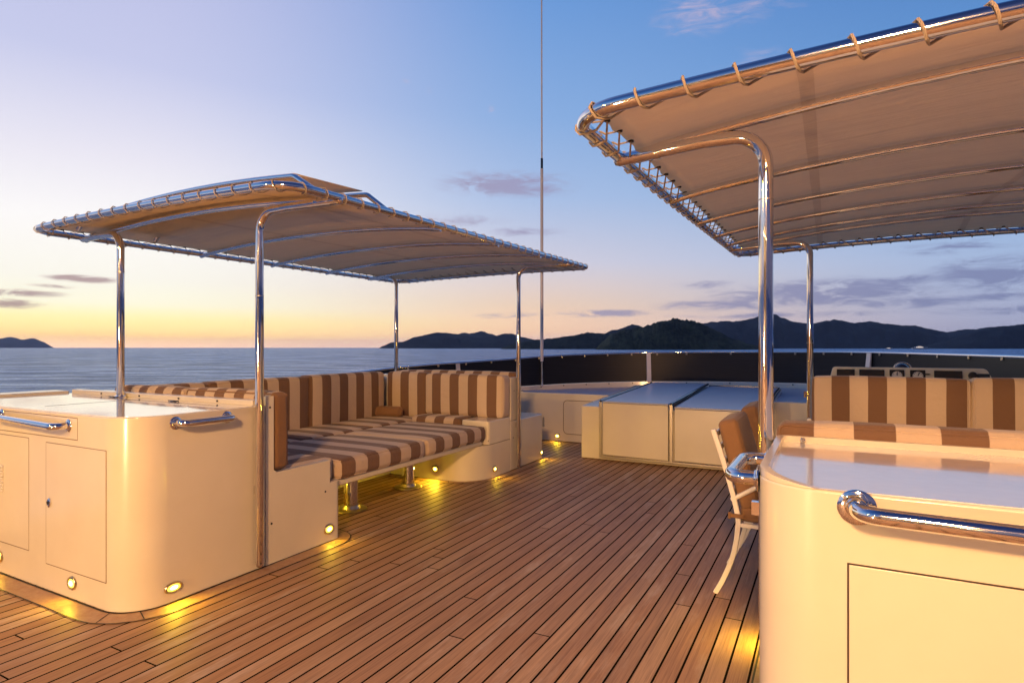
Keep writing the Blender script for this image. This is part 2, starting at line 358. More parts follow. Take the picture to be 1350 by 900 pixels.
def rbox(bm, size, r, puff=.0, n=9, seed=0, mi=0):
    """soft box centred on the origin in x,y, its base at z=0"""
    h = [s / 2 for s in size]
    def params(hh):
        e = r / hh; return [-1, -1 + e * .25, -1 + e * .55, -1 + e] + [(-1 + e) + (2 - 2 * e) * k / n for k in range(1, n)] + [1 - e, 1 - e * .55, 1 - e * .25, 1]
    cache = {}
    def vert(p):
        key = tuple(round(c, 5) for c in p)
        if key in cache: return cache[key]
        q = Vector((p[0] * h[0], p[1] * h[1], p[2] * h[2])); inn = Vector([max(-(h[i] - r), min(h[i] - r, q[i])) for i in range(3)])
        dd = q - inn; dd.normalize(); out = inn + dd * r
        if puff:
            u = [1 - abs(p[i]) ** 4 for i in range(3)]
            for i in range(3):
                j, k = (i + 1) % 3, (i + 2) % 3
                if abs(dd[i]) > .3: out[i] += math.copysign(puff * u[j] ** .5 * u[k] ** .5 * abs(dd[i]), dd[i])
            nn = noise.noise_vector(out * 3.1 + Vector((seed * 7.7, seed * 3.1, 0))); out += nn * puff * .45
        cache[key] = bm.verts.new(out + Vector((0, 0, h[2]))); return cache[key]
    ps = [params(h[i]) for i in range(3)]
    for ax in range(3):
        j, k = (ax + 1) % 3, (ax + 2) % 3
        for s in (-1, 1):
            for a in range(len(ps[j]) - 1):
                for c in range(len(ps[k]) - 1):
                    f = []
                    for (u, v) in ((a, c), (a + 1, c), (a + 1, c + 1), (a, c + 1)):
                        p = [0, 0, 0]; p[ax] = s; p[j] = ps[j][u]; p[k] = ps[k][v]; f.append(vert(p))
                    try: bm.faces.new(f).material_index = mi
                    except ValueError: pass
cidx = [0]
def cushion(x0, x1, y0, y1, z0, z1, material, label, group=None, r=.03, puff=.011, name='seat_cushion', cat='cushion', tilt=None):
    cidx[0] += 1; bm = bmesh.new(); rbox(bm, (x1 - x0, y1 - y0, z1 - z0), r, puff, seed=cidx[0])
    o = fin(name, bm, material, loc=((x0 + x1) / 2, (y0 + y1) / 2, z0), smooth=80)
    h = [(x1 - x0) / 2, (y1 - y0) / 2, (z1 - z0) / 2]; t = h.index(min(h)); a, b_ = [i for i in range(3) if i != t]; e = r * .24; bm = bmesh.new()
    for sg in (-1, 1):
        q = []
        for (u, v) in ((-1, -1), (1, -1), (1, 1), (-1, 1)):
            c = [0, 0, 0]; c[t] = sg * (h[t] - e); c[a] = u * (h[a] - e); c[b_] = v * (h[b_] - e); c[2] += h[2]; q.append(c)
        tube(bm, fillet(q, r * .8, 6, True), .0048, 8, closed=True)
    pp = fin('piping', bm, material, parent=o, smooth=80)
    if tilt: o.rotation_euler = tilt
    return tag(o, label, cat, group)

# ------------------------------------------------------------------ setting: sea, islands
SEA = -5.7
bm = bmesh.new()
ringsr = [3, 12, 40, 120, 400, 1200, 4000, 10000, 20400]; prev = None
for rr in ringsr:
    ring = [bm.verts.new((rr * math.cos(2 * math.pi * k / 96), rr * math.sin(2 * math.pi * k / 96), SEA)) for k in range(96)]
    if prev:
        for k in range(96): bm.faces.new((prev[k], prev[(k + 1) % 96], ring[(k + 1) % 96], ring[k]))
    else: bm.faces.new(ring)
    prev = ring
fin('sea', bm, 'sea', kind='structure')

Fv = Vector((-math.sin(R(28)), math.cos(R(28)), 0)); Rv = Vector((math.cos(R(28)), math.sin(R(28)), 0))
def island(name, prof, D, depth, material, rough=.05, nx=260, ny=26, seed=0):
    """height field: prof = ridge line as (bearing offset, height) read at distance D"""
    xs = [p[0] for p in prof]; bm = bmesh.new(); rows = []
    for i in range(nx):
        px = xs[0] + (xs[-1] - xs[0]) * i / (nx - 1)
        for k in range(len(prof) - 1):
            if prof[k][0] <= px <= prof[k + 1][0]: break
        (xa, ya), (xb, yb) = prof[k], prof[k + 1]; f = (px - xa) / (xb - xa); f = f * f * (3 - 2 * f) * .5 + f * .5
        hpx = 458 - (ya + (yb - ya) * f); lat = (px - 675) / 782. * D; Hh = max(hpx, 0) / 782. * D + (EYE - SEA) * min(1, max(hpx, 0))
        row = []
        for j in range(ny):
            v = j / (ny - 1) * 2 - 1              # -1 near shore .. 0 ridge .. 1 far shore
            prof_v = max(0, 1 - abs(v) ** 1.5) ** .85
            w = noise.fractal(Vector((lat / D * 22 + seed, v * 2.2, seed)), .9, 2.1, 5)
            w2 = noise.fractal(Vector((lat / D * 160, v * 9, seed + 4)), .8, 2., 3)
            hh = Hh * prof_v * (1 + .34 * w * (abs(v) ** .7) * 1.6) + Hh * rough * w2 * (1 if abs(v) < .98 else 0)
            edge = 1 if 0 < i < nx - 1 else 0
            p = Fv * (D + v * depth) + Rv * (lat * (1 + v * depth / D * (.9 if abs(v) > .2 else 1)))
            row.append(bm.verts.new((p.x, p.y, SEA - .5 + max(0, hh) * edge)))
        rows.append(row)
    for i in range(nx - 1):
        for j in range(ny - 1): bm.faces.new((rows[i][j], rows[i + 1][j], rows[i + 1][j + 1], rows[i][j + 1]))
    o = fin(name, bm, material, smooth=180, kind='structure'); return o
M['hill_green'] = hillmat('bush_covered_hill', (.026, .032, .016), (.095, .098, .046), .012)
M['hill_mid'] = hillmat('wooded_shore', (.020, .027, .022), (.045, .055, .038), .010)
M['hill_hazed'] = hillmat('hazed_island', (.085, .075, .092), (.12, .10, .12), .004)  # paler, pinker base colour stands in for distant haze
M['hill_blue'] = hillmat('hazed_wooded_ridge', (.018, .023, .032), (.030, .039, .050), .004)  # wooded ridges; part of the haze blue is tinted into the base colour
island('far_island', [(-120, 458), (-60, 450), (-25, 446), (0, 446), (15, 443.5), (30, 447.5), (45, 446), (56, 450), (70, 457.7)], 13500, 600, 'hill_hazed', .02, 90, 14, 3)
island('island', [(500, 458), (504, 456), (516, 451), (530, 450.5), (548, 444), (571, 439), (588, 438), (600, 440), (615, 443), (632, 446), (650, 443), (666, 439.5), (676, 440), (689, 444), (708, 448), (740, 452), (775, 457.8)], 5600, 420, 'hill_blue', .02, 200, 22, 11)
island('island', [(560, 458), (590, 444), (610, 438.5), (620, 440), (635, 436.6), (646, 440.7), (660, 444), (690, 451), (720, 457.8)], 7400, 500, 'hill_blue', .02, 120, 18, 21)
island('headland', [(660, 458), (685, 451), (708, 447.5), (728, 446.6), (750, 443), (773, 438.5), (793, 438.5), (806, 440), (830, 446), (870, 450), (920, 457.8)], 2900, 260, 'hill_mid', .05, 200, 24, 31)
island('headland', [(770, 458), (790, 442), (809, 435), (835, 428.7), (850, 431), (900, 440), (960, 457.8)], 4300, 300, 'hill_blue', .03, 120, 20, 41)
island('headland', [(786, 458), (795, 450), (806, 440.7), (825, 434), (848, 430), (871, 423.5), (894, 421.8), (905, 422.5), (920, 425), (943, 435), (967, 446.7), (987, 452.7), (1006, 457.8)], 2200, 260, 'hill_green', .07, 260, 34, 51)
island('hills', [(860, 458), (890, 440), (930, 426), (960, 424), (983, 420.7), (1000, 418), (1020, 416), (1033, 419), (1047, 424), (1067, 426.7), (1087, 423), (1103, 423), (1127, 425.7), (1147, 424), (1167, 426.7),
                 (1187, 429), (1207, 429), (1223, 432.7), (1247, 437.7), (1277, 434), (1310, 432), (1380, 436), (1500, 440), (1640, 457.8)], 5200, 600, 'hill_blue', .02, 320, 26, 61)
island('hills', [(1205, 458), (1246, 450), (1270, 442.7), (1293, 436), (1317, 430.7), (1333, 429), (1350, 426.7), (1420, 419), (1520, 426), (1680, 440), (1800, 457.8)], 3900, 380, 'hill_blue', .03, 220, 26, 71)

# sea air: one even volume round everything
bm = bmesh.new(); box(bm, -21000, 21000, -21000, 21000, SEA - 1, 330)
hz = fin('haze', bm, 'sea', kind='stuff', smooth=0); hz.data.materials.clear()
hm = bpy.data.materials.new('sea_air'); hm.use_nodes = True; hm.node_tree.nodes.clear(); H_ = NT(hm.node_tree)
pv = H_.n('ShaderNodeVolumePrincipled'); pv.inputs['Color'].default_value = (.72, .80, 1., 1); pv.inputs['Density'].default_value = 3.0e-5; pv.inputs['Anisotropy'].default_value = .3
H_.put(H_.n('ShaderNodeOutputMaterial').inputs['Volume'], pv.outputs[0]); hz.data.materials.append(hm)

# ------------------------------------------------------------------ superstructure and teak deck
XC = -1.63
def scr(th):                                             # plan curve of the windscreen round the front of the deck
    c, s = math.cos(th), math.sin(th); return XC + 3.9 * math.copysign(abs(c) ** .8, c), 3.5 + 6.6 * abs(s) ** .8
def interp(x, T):
    if x <= T[0][0]: return T[0][1]
    for (a, b), (c, d_) in zip(T, T[1:]):
        if x <= c: return b + (d_ - b) * (x - a) / (c - a)
    return T[-1][1]
RAIL = [(-5.53, .96), (-5.45, 1.01), (-5.29, 1.07), (-5.11, 1.105), (-4.87, 1.132), (-4.59, 1.16), (-4.25, 1.20), (-3.87, 1.227), (-3.44, 1.244), (-2.95, 1.261), (-2.39, 1.272), (-1.63, 1.28), (-.87, 1.285), (.18, 1.29), (.61, 1.285), (1.33, 1.267), (2.03, 1.25), (2.3, 1.2)]
BASE = [(-5.53, .66), (-5.11, .68), (-4.59, .713), (-3.87, .746), (-2.95, .776), (-1.63, .803), (-.31, .82), (.99, .83), (2.3, .80)]
DASH = [(-5.53, .58), (-5.11, .60), (-4.59, .63), (-3.87, .664), (-2.95, .69), (-1.63, .728), (-.31, .75), (.99, .765), (2.3, .75)]
ths = [math.pi - math.pi * k / 96 for k in range(97)]
curve = [scr(t) for t in ths]
hull = [(-5.75, -9.)] + [(XC + (x - XC) * 1.05, y + .12) for x, y in curve] + [(2.45, -9.)]
bm = bmesh.new(); prism(bm, hull, -2.2, -.012); fin('superstructure', bm, 'gel', kind='structure')
wide = [(-6.6, -14.), (-6.6, 4.), (-5.6, 10.), (-3.6, 15.), (-1.63, 17.), (.4, 15.), (2.4, 10.), (3.3, 4.), (3.3, -14.)]
bm = bmesh.new(); prism(bm, fillet(wide, [0, 3, 3, 2, 1.5, 2, 3, 3, 0], 8, True), SEA - 1, -2.25); fin('hull', bm, 'gel', kind='structure')
bm = bmesh.new(); prism(bm, [(-5.6, -8.9), (-5.6, 3.5)] + [(x, y) for x, y in curve if y > 3.5 and y < 8.2] + [(2.3, 3.5), (2.3, -8.9)], -.01, 0.)
fin('teak_deck', bm, 'teak', kind='structure')
# margin boards following the furniture mouldings
XS = -3.08
left_path = fillet([(-5.2, 1.71), (XS, 1.71), (XS, 3.18), (-3.62, 3.19)], [0, .22, .13, 0], 12)
right_path = fillet([(.75, 3.18), (-.18, 3.18), (-.18, 1.76), (2.2, 1.76)], [0, .13, .2, 0], 12)
far_path = fillet([(-4.1, 5.02), (XS, 5.02), (XS, 6.66), (-3.5, 6.66)], [0, .42, .12, 0], 14)
for pth, wd in ((left_path, .115), (right_path, .085), (far_path, .085)):
    bm = bmesh.new(); strip(bm, pth, 0.004, wd, .004); strip(bm, pth, wd, wd + .008, .0045, 1); strip(bm, pth, .0, .010, .0055, 1)
    # scarf joints across the margin
    P2 = [Vector((p[0], p[1])) for p in pth]
    for f in (.12, .3, .62, .85):
        i = max(1, min(len(P2) - 2, int(f * len(P2)))); t = (P2[i + 1] - P2[i]).normalized(); nr = Vector((t.y, -t.x)); q = P2[i]
        vs = [(q + nr * .01, .006), (q + nr * .01 + t * .006, .006), (q + nr * wd + t * .03, .006), (q + nr * wd + t * .024, .006)]
        bm.faces.new([bm.verts.new((v.x, v.y, zz)) for v, zz in vs]).material_index = 1
    fin('deck_margin', bm, ['margin', 'black'], kind='structure')

# dash: the flat moulding between the forward bulwark and the windscreen
bm = bmesh.new()
fr = [c for c in curve if c[1] >= 7.95]
nr_, rows = 10, []
for (x, y) in fr:
    zb = interp(x, DASH); rows.append([bm.verts.new((x + (XC - x) * .0, 7.9 + (y - 7.9) * k / nr_, .692 + (zb - .692) * (k / nr_) ** 1.5)) for k in range(nr_ + 1)])
for i in range(len(rows) - 1):
    for k in range(nr_): bm.faces.new((rows[i][k], rows[i + 1][k], rows[i + 1][k + 1], rows[i][k + 1]))
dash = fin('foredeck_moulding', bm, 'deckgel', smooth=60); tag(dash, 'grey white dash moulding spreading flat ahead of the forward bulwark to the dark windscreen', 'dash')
bm = bmesh.new(); nlo = []
for (x, y) in curve:
    if y < 3.6: continue
    zb, zt = interp(x, DASH), interp(x, BASE); n_ = Vector(((x - XC) / 3.9 ** 2, (y - 3.5) / 6.6 ** 2, 0)).normalized()
    nlo.append([bm.verts.new((x - n_.x * .05, y - n_.y * .05, zb - .03)), bm.verts.new((x - n_.x * .035, y - n_.y * .035, zt)), bm.verts.new((x + n_.x * .04, y + n_.y * .04, zt)), bm.verts.new((x + n_.x * .14, y + n_.y * .14, zb - .6))])
for a, c in zip(nlo, nlo[1:]):
    for k in range(3): bm.faces.new((a[k], c[k], c[k + 1], a[k + 1]))
ws = thing('windscreen', 'long curved smoked windscreen with thin metal top rail round the front of the deck', 'windscreen', (XC, 10.1, .75))
mi_ = Matrix.Translation((-XC, -10.1, -.75))
def local(o, root):                                      # keep world-built geometry under a thing whose origin is elsewhere
    o.data.transform(Matrix.Translation(-Vector(root.location))); o.parent = root; return o
local(fin('base_coaming', bm, 'gel', smooth=50), ws)
bm = bmesh.new(); gl = []; railp = []
for (x, y) in curve:
    if y < 3.6: continue
    n_ = Vector(((x - XC) / 3.9 ** 2, (y - 3.5) / 6.6 ** 2, 0)).normalized(); zb, zt = interp(x, BASE), interp(x, RAIL)
    a = Vector((x, y, zb + .003)); c = Vector((x, y, zt)) + n_ * .03; railp.append(c)
    gl.append([bm.verts.new(a - n_ * .004), bm.verts.new(c - n_ * .004), bm.verts.new(c + n_ * .004), bm.verts.new(a + n_ * .004)])
for a, c in zip(gl, gl[1:]):
    for k in range(4): bm.faces.new((a[k], c[k], c[(k + 1) % 4], a[(k + 1) % 4]))
local(fin('screen_panel', bm, 'smoke', smooth=60), ws)
bm = bmesh.new(); tube(bm, [p + Vector((0, 0, .006)) for p in railp], .017, 10); local(fin('top_rail', bm, 'steel'), ws)
for i in range(6, len(railp) - 6, 3):                    # clips under the rail and bolts on the coaming
    p = railp[i]; bm = bmesh.new(); n_ = Vector(((p.x - XC) / 3.9 ** 2, (p.y - 3.5) / 6.6 ** 2, 0)).normalized()
    lathe(bm, [(.014, -.03), (.014, .0)], p - n_ * .012 + Vector((0, 0, -.005)), (0, 0, 1), 8); local(fin('rail_clip', bm, 'dull'), ws)
    bm = bmesh.new(); x, y = p.x - n_.x * .078, p.y - n_.y * .078
    lathe(bm, [(.011, 0), (.008, .008)], (x, y, interp(p.x, BASE) - .02), -n_, 8); local(fin('bolt', bm, 'black'), ws)
for xm in (-5.0, -2.74, .53, 1.98):
    p = min(railp, key=lambda q: abs(q.x - xm)); n_ = Vector(((p.x - XC) / 3.9 ** 2, (p.y - 3.5) / 6.6 ** 2, 0)).normalized(); t_ = Vector((-n_.y, n_.x, 0))
    bm = bmesh.new(); zb = interp(p.x, BASE); q0 = Vector((p.x, p.y, zb)) - n_ * .05 - t_ * .0; q1 = p - n_ * .02
    vs = []
    for q, dd in ((q0, .05), (q1, .02)):
        for (s, e) in ((-1, 0), (1, 0), (1, -1), (-1, -1)): vs.append(bm.verts.new(q + t_ * s * .035 + n_ * e * dd))
    for f in ((0, 1, 2, 3), (7, 6, 5, 4), (0, 4, 5, 1), (1, 5, 6, 2), (2, 6, 7, 3), (3, 7, 4, 0)): bm.faces.new([vs[i] for i in f])
    local(fin('mullion', bm, 'paint', bevel=.004), ws)

# ------------------------------------------------------------------ courtesy lamps (oval, flush, lit amber)
def courtesy(parent, pos, nrm, w=.05, h=.036, power=1.1):
    nrm = Vector(nrm).normalized(); t = Vector((0, 0, 1)).cross(nrm); q = Matrix((t, Vector((0, 0, 1)), nrm)).transposed().to_4x4(); q.translation = Vector(pos)
    def oval(r1, r2, z, n=28): return [q @ Vector((r1 * abs(math.cos(a)) ** .93 * math.copysign(1, math.cos(a)), r2 * abs(math.sin(a)) ** .93 * math.copysign(1, math.sin(a)), z)) for a in (2 * math.pi * k / n for k in range(n))]
    def loft(bm, rings):
        R_ = [[bm.verts.new(p) for p in rg] for rg in rings]
        for a, c in zip(R_, R_[1:]):
            for k in range(len(a)): bm.faces.new((a[k], a[(k + 1) % len(a)], c[(k + 1) % len(a)], c[k]))
        bm.faces.new(R_[-1])
    off = Vector(parent.location)
    bm = bmesh.new(); loft(bm, [oval(w, h, .0005), oval(w, h, .006), oval(w * .9, h * .87, .011), oval(w * .74, h * .66, .009), oval(w * .70, h * .62, .004)])
    bz = fin('courtesy_light', bm, 'bezel'); bz.data.transform(Matrix.Translation(-off)); bz.parent = parent
    bm = bmesh.new(); loft(bm, [oval(w * .71, h * .63, .0045), oval(w * .6, h * .52, .0085), oval(w * .3, h * .25, .0105)])
    ln = fin('lens', bm, 'lens'); ln.data.transform(Matrix.Translation(-off)); ln.parent = bz
    bm = bmesh.new(); loft(bm, [oval(w * .42, h * .36, .0098), oval(w * .34, h * .28, .0125), oval(w * .15, h * .12, .013)])
    cr = fin('bulb', bm, 'core'); cr.data.transform(Matrix.Translation(-off)); cr.parent = bz
    ld = bpy.data.lights.new('courtesy_glow', 'AREA'); ld.shape = 'ELLIPSE'; ld.size = w * 1.1; ld.size_y = h * 1.1; ld.energy = power * .8; ld.color = (1, .62, .03); ld.spread = R(170)
    lo = bpy.data.objects.new('courtesy_glow', ld); COL.objects.link(lo); lo.parent = bz
    lo.location = Vector(pos) + nrm * .016 - off; dr = (nrm + Vector((0, 0, -.55))).normalized(); lo.rotation_euler = (-dr).to_track_quat('Z', 'Y').to_euler()
    return bz
def grab(parent, a, b, nrm, r=.016, stand=.075, fl=.034, droop=0.):
    a, b, nrm = Vector(a), Vector(b), Vector(nrm).normalized(); off = Vector(parent.location)
    bm = bmesh.new(); pts = fillet([a, a + nrm * stand, b + nrm * stand, b], r * 2.2, 8); tube(bm, pts, r, 16)
    g = fin('grab_handle', bm, 'steel'); g.data.transform(Matrix.Translation(-off)); g.parent = parent
    for p in (a, b):
        bm = bmesh.new(); lathe(bm, [(fl, .0), (fl, .004), (fl * .9, .007), (r * 1.25, .009), (r * 1.1, .014)], p, nrm, 28)
        t = Vector((0, 0, 1)).cross(nrm)
        for k in range(3):
            an = 2 * math.pi * k / 3 + .5; lathe(bm, [(.005, .006), (.004, .010)], p + (t * math.cos(an) + Vector((0, 0, 1)) * math.sin(an)) * fl * .72, nrm, 8)
        f = fin('flange', bm, 'steel'); f.data.transform(Matrix.Translation(-off)); f.parent = g
    return g
def frameline(bm, plane, c, a0, a1, z0, z1, w=.003, d=.0035, top=True, left=True):
    """a thin shadow gap drawn as shallow dark beads standing 1 mm proud round a panel"""
    def bar(u0, u1, v0, v1):
        if plane == 'y': box(bm, u0, u1, c - .0012, c + .002, v0, v1)
        else: box(bm, c - .002, c + .0012, u0, u1, v0, v1)
    if top: bar(a0, a1, z1 - w, z1)
    bar(a0, a1, z0, z0 + w)
    if left: bar(a0, a0 + w, z0 + w, z1 - w)
    bar(a1 - w, a1, z0 + w, z1 - w)
def panel(root, name, x0, x1, z0, z1, yf, gapmat, g=.005):
    """a door: dark gap strip round a slightly proud rounded panel; returns the panel"""
    bm = bmesh.new()
    for (a, b_, c, d_) in ((x0, x1, z1 - g, z1), (x0, x1, z0, z0 + g), (x0, x0 + g, z0 + g, z1 - g), (x1 - g, x1, z0 + g, z1 - g)): box(bm, a, b_, yf - .0006, yf + .003, c, d_)
    gp = kid('door_gap', bm, gapmat, root)
    bm = bmesh.new(); box(bm, x0 + g, x1 - g, yf - .0018, yf + .003, z0 + g, z1 - g); return kid(name, bm, 'gel', root, bevel=.0022, segs=3)
def kid(name, bm, material, root, **kw):
    o = fin(name, bm, material, **kw); o.data.transform(Matrix.Translation(-Vector(root.location))); o.parent = root; return o

# ------------------------------------------------------------------ port (left) cabinet
cab = thing('bar_cabinet', 'white bar cabinet with rounded corner, lockable door and two grab handles at left of deck', 'cabinet', (-4.1, 2.1, 0))
body = fillet([(-5.25, 1.71), (XS, 1.71), (XS, 2.53), (-5.25, 2.53)], [.02, .21, .005, .02], 14, True)
bm = bmesh.new(); prism(bm, body, .006, 1.0)
bw = kid('body', bm, 'gel', cab, bevel=.012, segs=4)
topo = fillet([(-5.23, 1.726), (XS - .016, 1.726), (XS - .016, 2.515), (-5.23, 2.515)], [.02, .196, .005, .02], 14, True)
bm = bmesh.new(); prism(bm, topo, .9995, 1.0035); kid('worktop', bm, 'top', cab)
bm = bmesh.new(); box(bm, -5.2, -3.12, 2.47, 2.528, 1.002, 1.035); kid('upstand', bm, 'gel', cab, bevel=.006)
for hx in (-4.78, -4.3, -3.85, -3.45):
    bm = bmesh.new(); lathe(bm, [(.006, 0), (.006, .006)], (hx, 2.4695, 1.018), (0, -1, 0), 8); kid('snap_stud', bm, 'black', cab)
for hx in (-4.5, -3.8):
    bm = bmesh.new(); lathe(bm, [(.02, 0), (.018, .008), (.008, .012)], (hx, 2.40, 1.001), (0, 0, 1), 14); box(bm, hx - .05, hx + .05, 2.395, 2.405, 1.006, 1.013); kid('latch', bm, 'dark', cab)
bm = bmesh.new(); box(bm, -4.9, -3.3, 2.36, 2.364, 1.0038, 1.0046); box(bm, -4.2, -4.196, 1.85, 2.36, 1.0038, 1.0046); kid('hatch_seam', bm, 'groove', cab)
panel(cab, 'drawer_front', -4.85, -3.54, .862, .984, 1.71, 'groove', .004)
panel(cab, 'door', -3.87, -3.268, .149, .832, 1.71, 'groove', .004)
panel(cab, 'door', -4.75, -4.06, .19, .842, 1.71, 'groove', .004)
bm = bmesh.new(); lathe(bm, [(.02, .0), (.02, .006), (.016, .009), (.011, .009)], (-3.825, 1.708, .498), (0, -1, 0), 20, sy=1.3); lk = kid('lock', bm, 'steel', cab)
bm = bmesh.new(); lathe(bm, [(.009, 0), (.009, .002)], (-3.825, 1.6985, .498), (0, -1, 0), 14); kh = fin('keyhole', bm, 'black'); kh.data.transform(Matrix.Translation(-Vector(cab.location))); kh.parent = lk
bm = bmesh.new()
for k in range(9): box(bm, -4.62, -4.36, 1.698, 1.7065, .50 + k * .018, .509 + k * .018)
kid('louvre_vent', bm, 'paint', cab)
grab(cab, (-4.38, 1.709, .958), (-3.626, 1.709, .938), (0, -1, 0), .018, .075)
grab(cab, (XS + .001, 1.956, .957), (XS + .001, 2.264, .957), (1, 0, 0), .018, .075)
courtesy(cab, (-3.588, 1.709, .094), (0, -1, 0), .040, .036, .9)
courtesy(cab, (-4.41, 1.709, .101), (0, -1, 0), .040, .036, .9)
courtesy(cab, (XS + .001, 1.943, .084), (1, 0, 0), .050, .028, 1.3)
bm = bmesh.new(); box(bm, -5.5, -5.27, 1.2, 2.6, .006, .985); box(bm, -5.5, -5.29, 1.22, 2.5, .986, 1.02)
sc_ = fin('side_coaming', bm, 'gel', bevel=.01); tag(sc_, 'pale side coaming running behind the bar cabinet at far left of deck', 'coaming')

# ------------------------------------------------------------------ port U-shaped sofa moulding
sofa = thing('sofa_base', 'white U-shaped built-in sofa base under the smaller left canopy', 'sofa', (-4., 4.2, 0))
bm = bmesh.new(); prism(bm, fillet([(-4.95, 2.6), (-3.13, 2.6), (-3.13, 3.12), (-4.15, 3.12), (-4.15, 5.30), (-3.62, 5.30), (-3.5, 5.76), (-4.95, 5.76)], 0.01, 3, True), .006, .42); kid('seat_box', bm, 'gel', sofa)
# aft arm: stepped side panel
ap = [(2.535, .006), (3.073, .006), (3.073, .572), (2.62, .572), (2.595, .59), (2.595, 1.055), (2.535, 1.055)]
bm = bmesh.new(); a_ = [bm.verts.new((-3.125, y, z)) for y, z in ap]; b_ = [bm.verts.new((XS, y, z)) for y, z in ap]
for i in range(len(ap)): jn = (i + 1) % len(ap); bm.faces.new((a_[i], a_[jn], b_[jn], b_[i]))
bm.faces.new(a_); bm.faces.new(b_)
prism(bm, fillet([(-3.3, 3.0732), (XS, 3.0732), (XS, 3.183), (-3.3, 3.183)], [0, 0, .105, .003], 12, True), .006, .415)
kid('arm_panel', bm, 'gel', sofa)
bm = bmesh.new(); box(bm, -4.95, -3.13, 2.535, 2.595, .425, 1.03); kid('back_panel', bm, 'gel', sofa, bevel=.006)
bm = bmesh.new(); box(bm, -5.08, -4.87, 2.6, 5.9, .43, .985); kid('back_panel', bm, 'gel', sofa, bevel=.008)
# forward arm: rounded block with ledge, and forward facing bench behind the partition
fw = fillet([(-4.16, 5.02), (XS, 5.02), (XS, 5.755), (-4.16, 5.755)], [0, .36, 0, 0], 14, True)
bm = bmesh.new(); prism(bm, fw, .006, .352); kid('arm_base', bm, 'gel', sofa)
bm = bmesh.new(); prism(bm, fillet([(-3.42, 5.285), (XS, 5.285), (XS, 5.755), (-3.42, 5.755)], [.03, .03, 0, 0], 6, True), .353, .598); kid('arm_block', bm, 'gel', sofa, bevel=.012, segs=3)
fw2 = fillet([(-4.95, 5.76), (XS, 5.76), (XS, 6.65), (-4.95, 6.65)], [0, 0, .1, 0], 10, True)
bm = bmesh.new(); prism(bm, fw2, .006, .546); kid('forward_bench', bm, 'gel', sofa, bevel=.008, segs=3)
bm = bmesh.new(); box(bm, -4.95, XS + .001, 5.765, 5.895, .548, 1.03); kid('back_panel', bm, 'gel', sofa, bevel=.01, segs=3)
courtesy(sofa, (XS + .001, 3.059, .093), (1, 0, 0), .045, .036, 1.0)
courtesy(sofa, (-3.56, 5.019, .113), (0, -1, 0), .038, .034, 4.2)
courtesy(sofa, (-3.78, 3.121, .11), (0, 1, 0), .038, .034, 7.0)
courtesy(sofa, (XS + .001, 5.40, .09), (1, 0, 0), .036, .032, .9)
courtesy(sofa, (XS + .001, 6.545, .085), (1, 0, 0), .036, .032, .9)
for (y, z) in ((2.578, .256), (3.03, .36), (2.566, .985), (5.27, .40), (5.82, .36), (5.84, .88)):
    bm = bmesh.new(); lathe(bm, [(.007, 0), (.006, .003)], (XS, y, z), (1, 0, 0), 10); kid('screw', bm, 'black', sofa)
bm = bmesh.new(); box(bm, XS - .03, XS - .012, 6.651, 6.665, .38, .50); kid('hinge', bm, 'dull', sofa)

# table between the sofa arms, lowered and topped with a cushion
tb = thing('pedestal_table', 'low white table board on two polished pedestals inside the left sofa', 'table', (-3.6, 4.22, 0))
bm = bmesh.new(); prism(bm, fillet([(-4.08, 3.19), (-3.13, 3.19), (-3.13, 5.25), (-4.08, 5.25)], .03, 5, True), .355, .402); kid('board', bm, 'gel', tb, bevel=.012, segs=3)
for (x, y) in ((-3.53, 3.76), (-3.60, 4.62)):
    bm = bmesh.new(); lathe(bm, [(.058, .02), (.058, .354)], (x, y, 0), seg=28); pl = kid('pedestal', bm, 'steel', tb)
    bm = bmesh.new(); lathe(bm, [(.135, .006), (.135, .011), (.125, .016), (.075, .018), (.066, .045), (.059, .048)], (x, y, 0), seg=32); bf = fin('base_flange', bm, 'dull'); bf.data.transform(Matrix.Translation(-Vector(tb.location))); bf.parent = pl

# cushions, port side
SW = .118
SY = striped('stripe_along', 1, SW, .0); SX = striped('stripe_across', 0, SW, .0)
def sy(ph): return striped('striped_fabric', 1, SW, ph)
def sx(ph, w=SW): return striped('striped_fabric', 0, w, ph)
def st(axis, centre, x0, x1, w=SW):                       # a brown stripe centred on the given place
    return striped('striped_fabric', axis, w, centre - (x0 + x1) / 2 - w)
g1 = 'striped back cushions of the left sofa'; g2 = 'striped seat cushions of the left sofa'
cushion(-4.86, -4.69, 2.78, 3.27, .50, 1.05, st(1, 3.04, 2.78, 3.27, .128), 'striped back cushion nearest the bar cabinet along the sea side of the left sofa', g1, name='back_cushion')
cushion(-4.86, -4.69, 3.28, 4.39, .50, 1.055, st(1, 4.33, 3.28, 4.39, .130), 'long striped back cushion at the middle of the left sofa, on its sea side', g1, name='back_cushion')
cushion(-4.86, -4.69, 4.40, 5.56, .50, 1.065, st(1, 4.88, 4.40, 5.56, .127), 'long striped back cushion on the sea side, behind the small brown pillow', g1, name='back_cushion')
cushion(-4.68, -4.115, 5.60, 5.755, .53, 1.065, st(0, -4.165, -4.68, -4.115, .123), 'narrow striped corner back cushion on the far side of the left sofa', g1, name='back_cushion')
cushion(-4.105, -3.085, 5.585, 5.755, .60, 1.055, st(0, -3.459, -4.105, -3.085, .1215), 'wide striped back cushion at the left sofa far side beside the canopy post', g1, name='back_cushion')
cushion(-3.98, -3.09, 2.602, 2.72, .585, 1.07, 'brown', 'upright back cushion with plain brown end against the bar cabinet, right one of two', 'back cushions against the bar cabinet', name='back_cushion')
bpy.context.view_layer.update()
aft = [o for o in COL.objects if o.name.startswith('back_cushion')][-1]
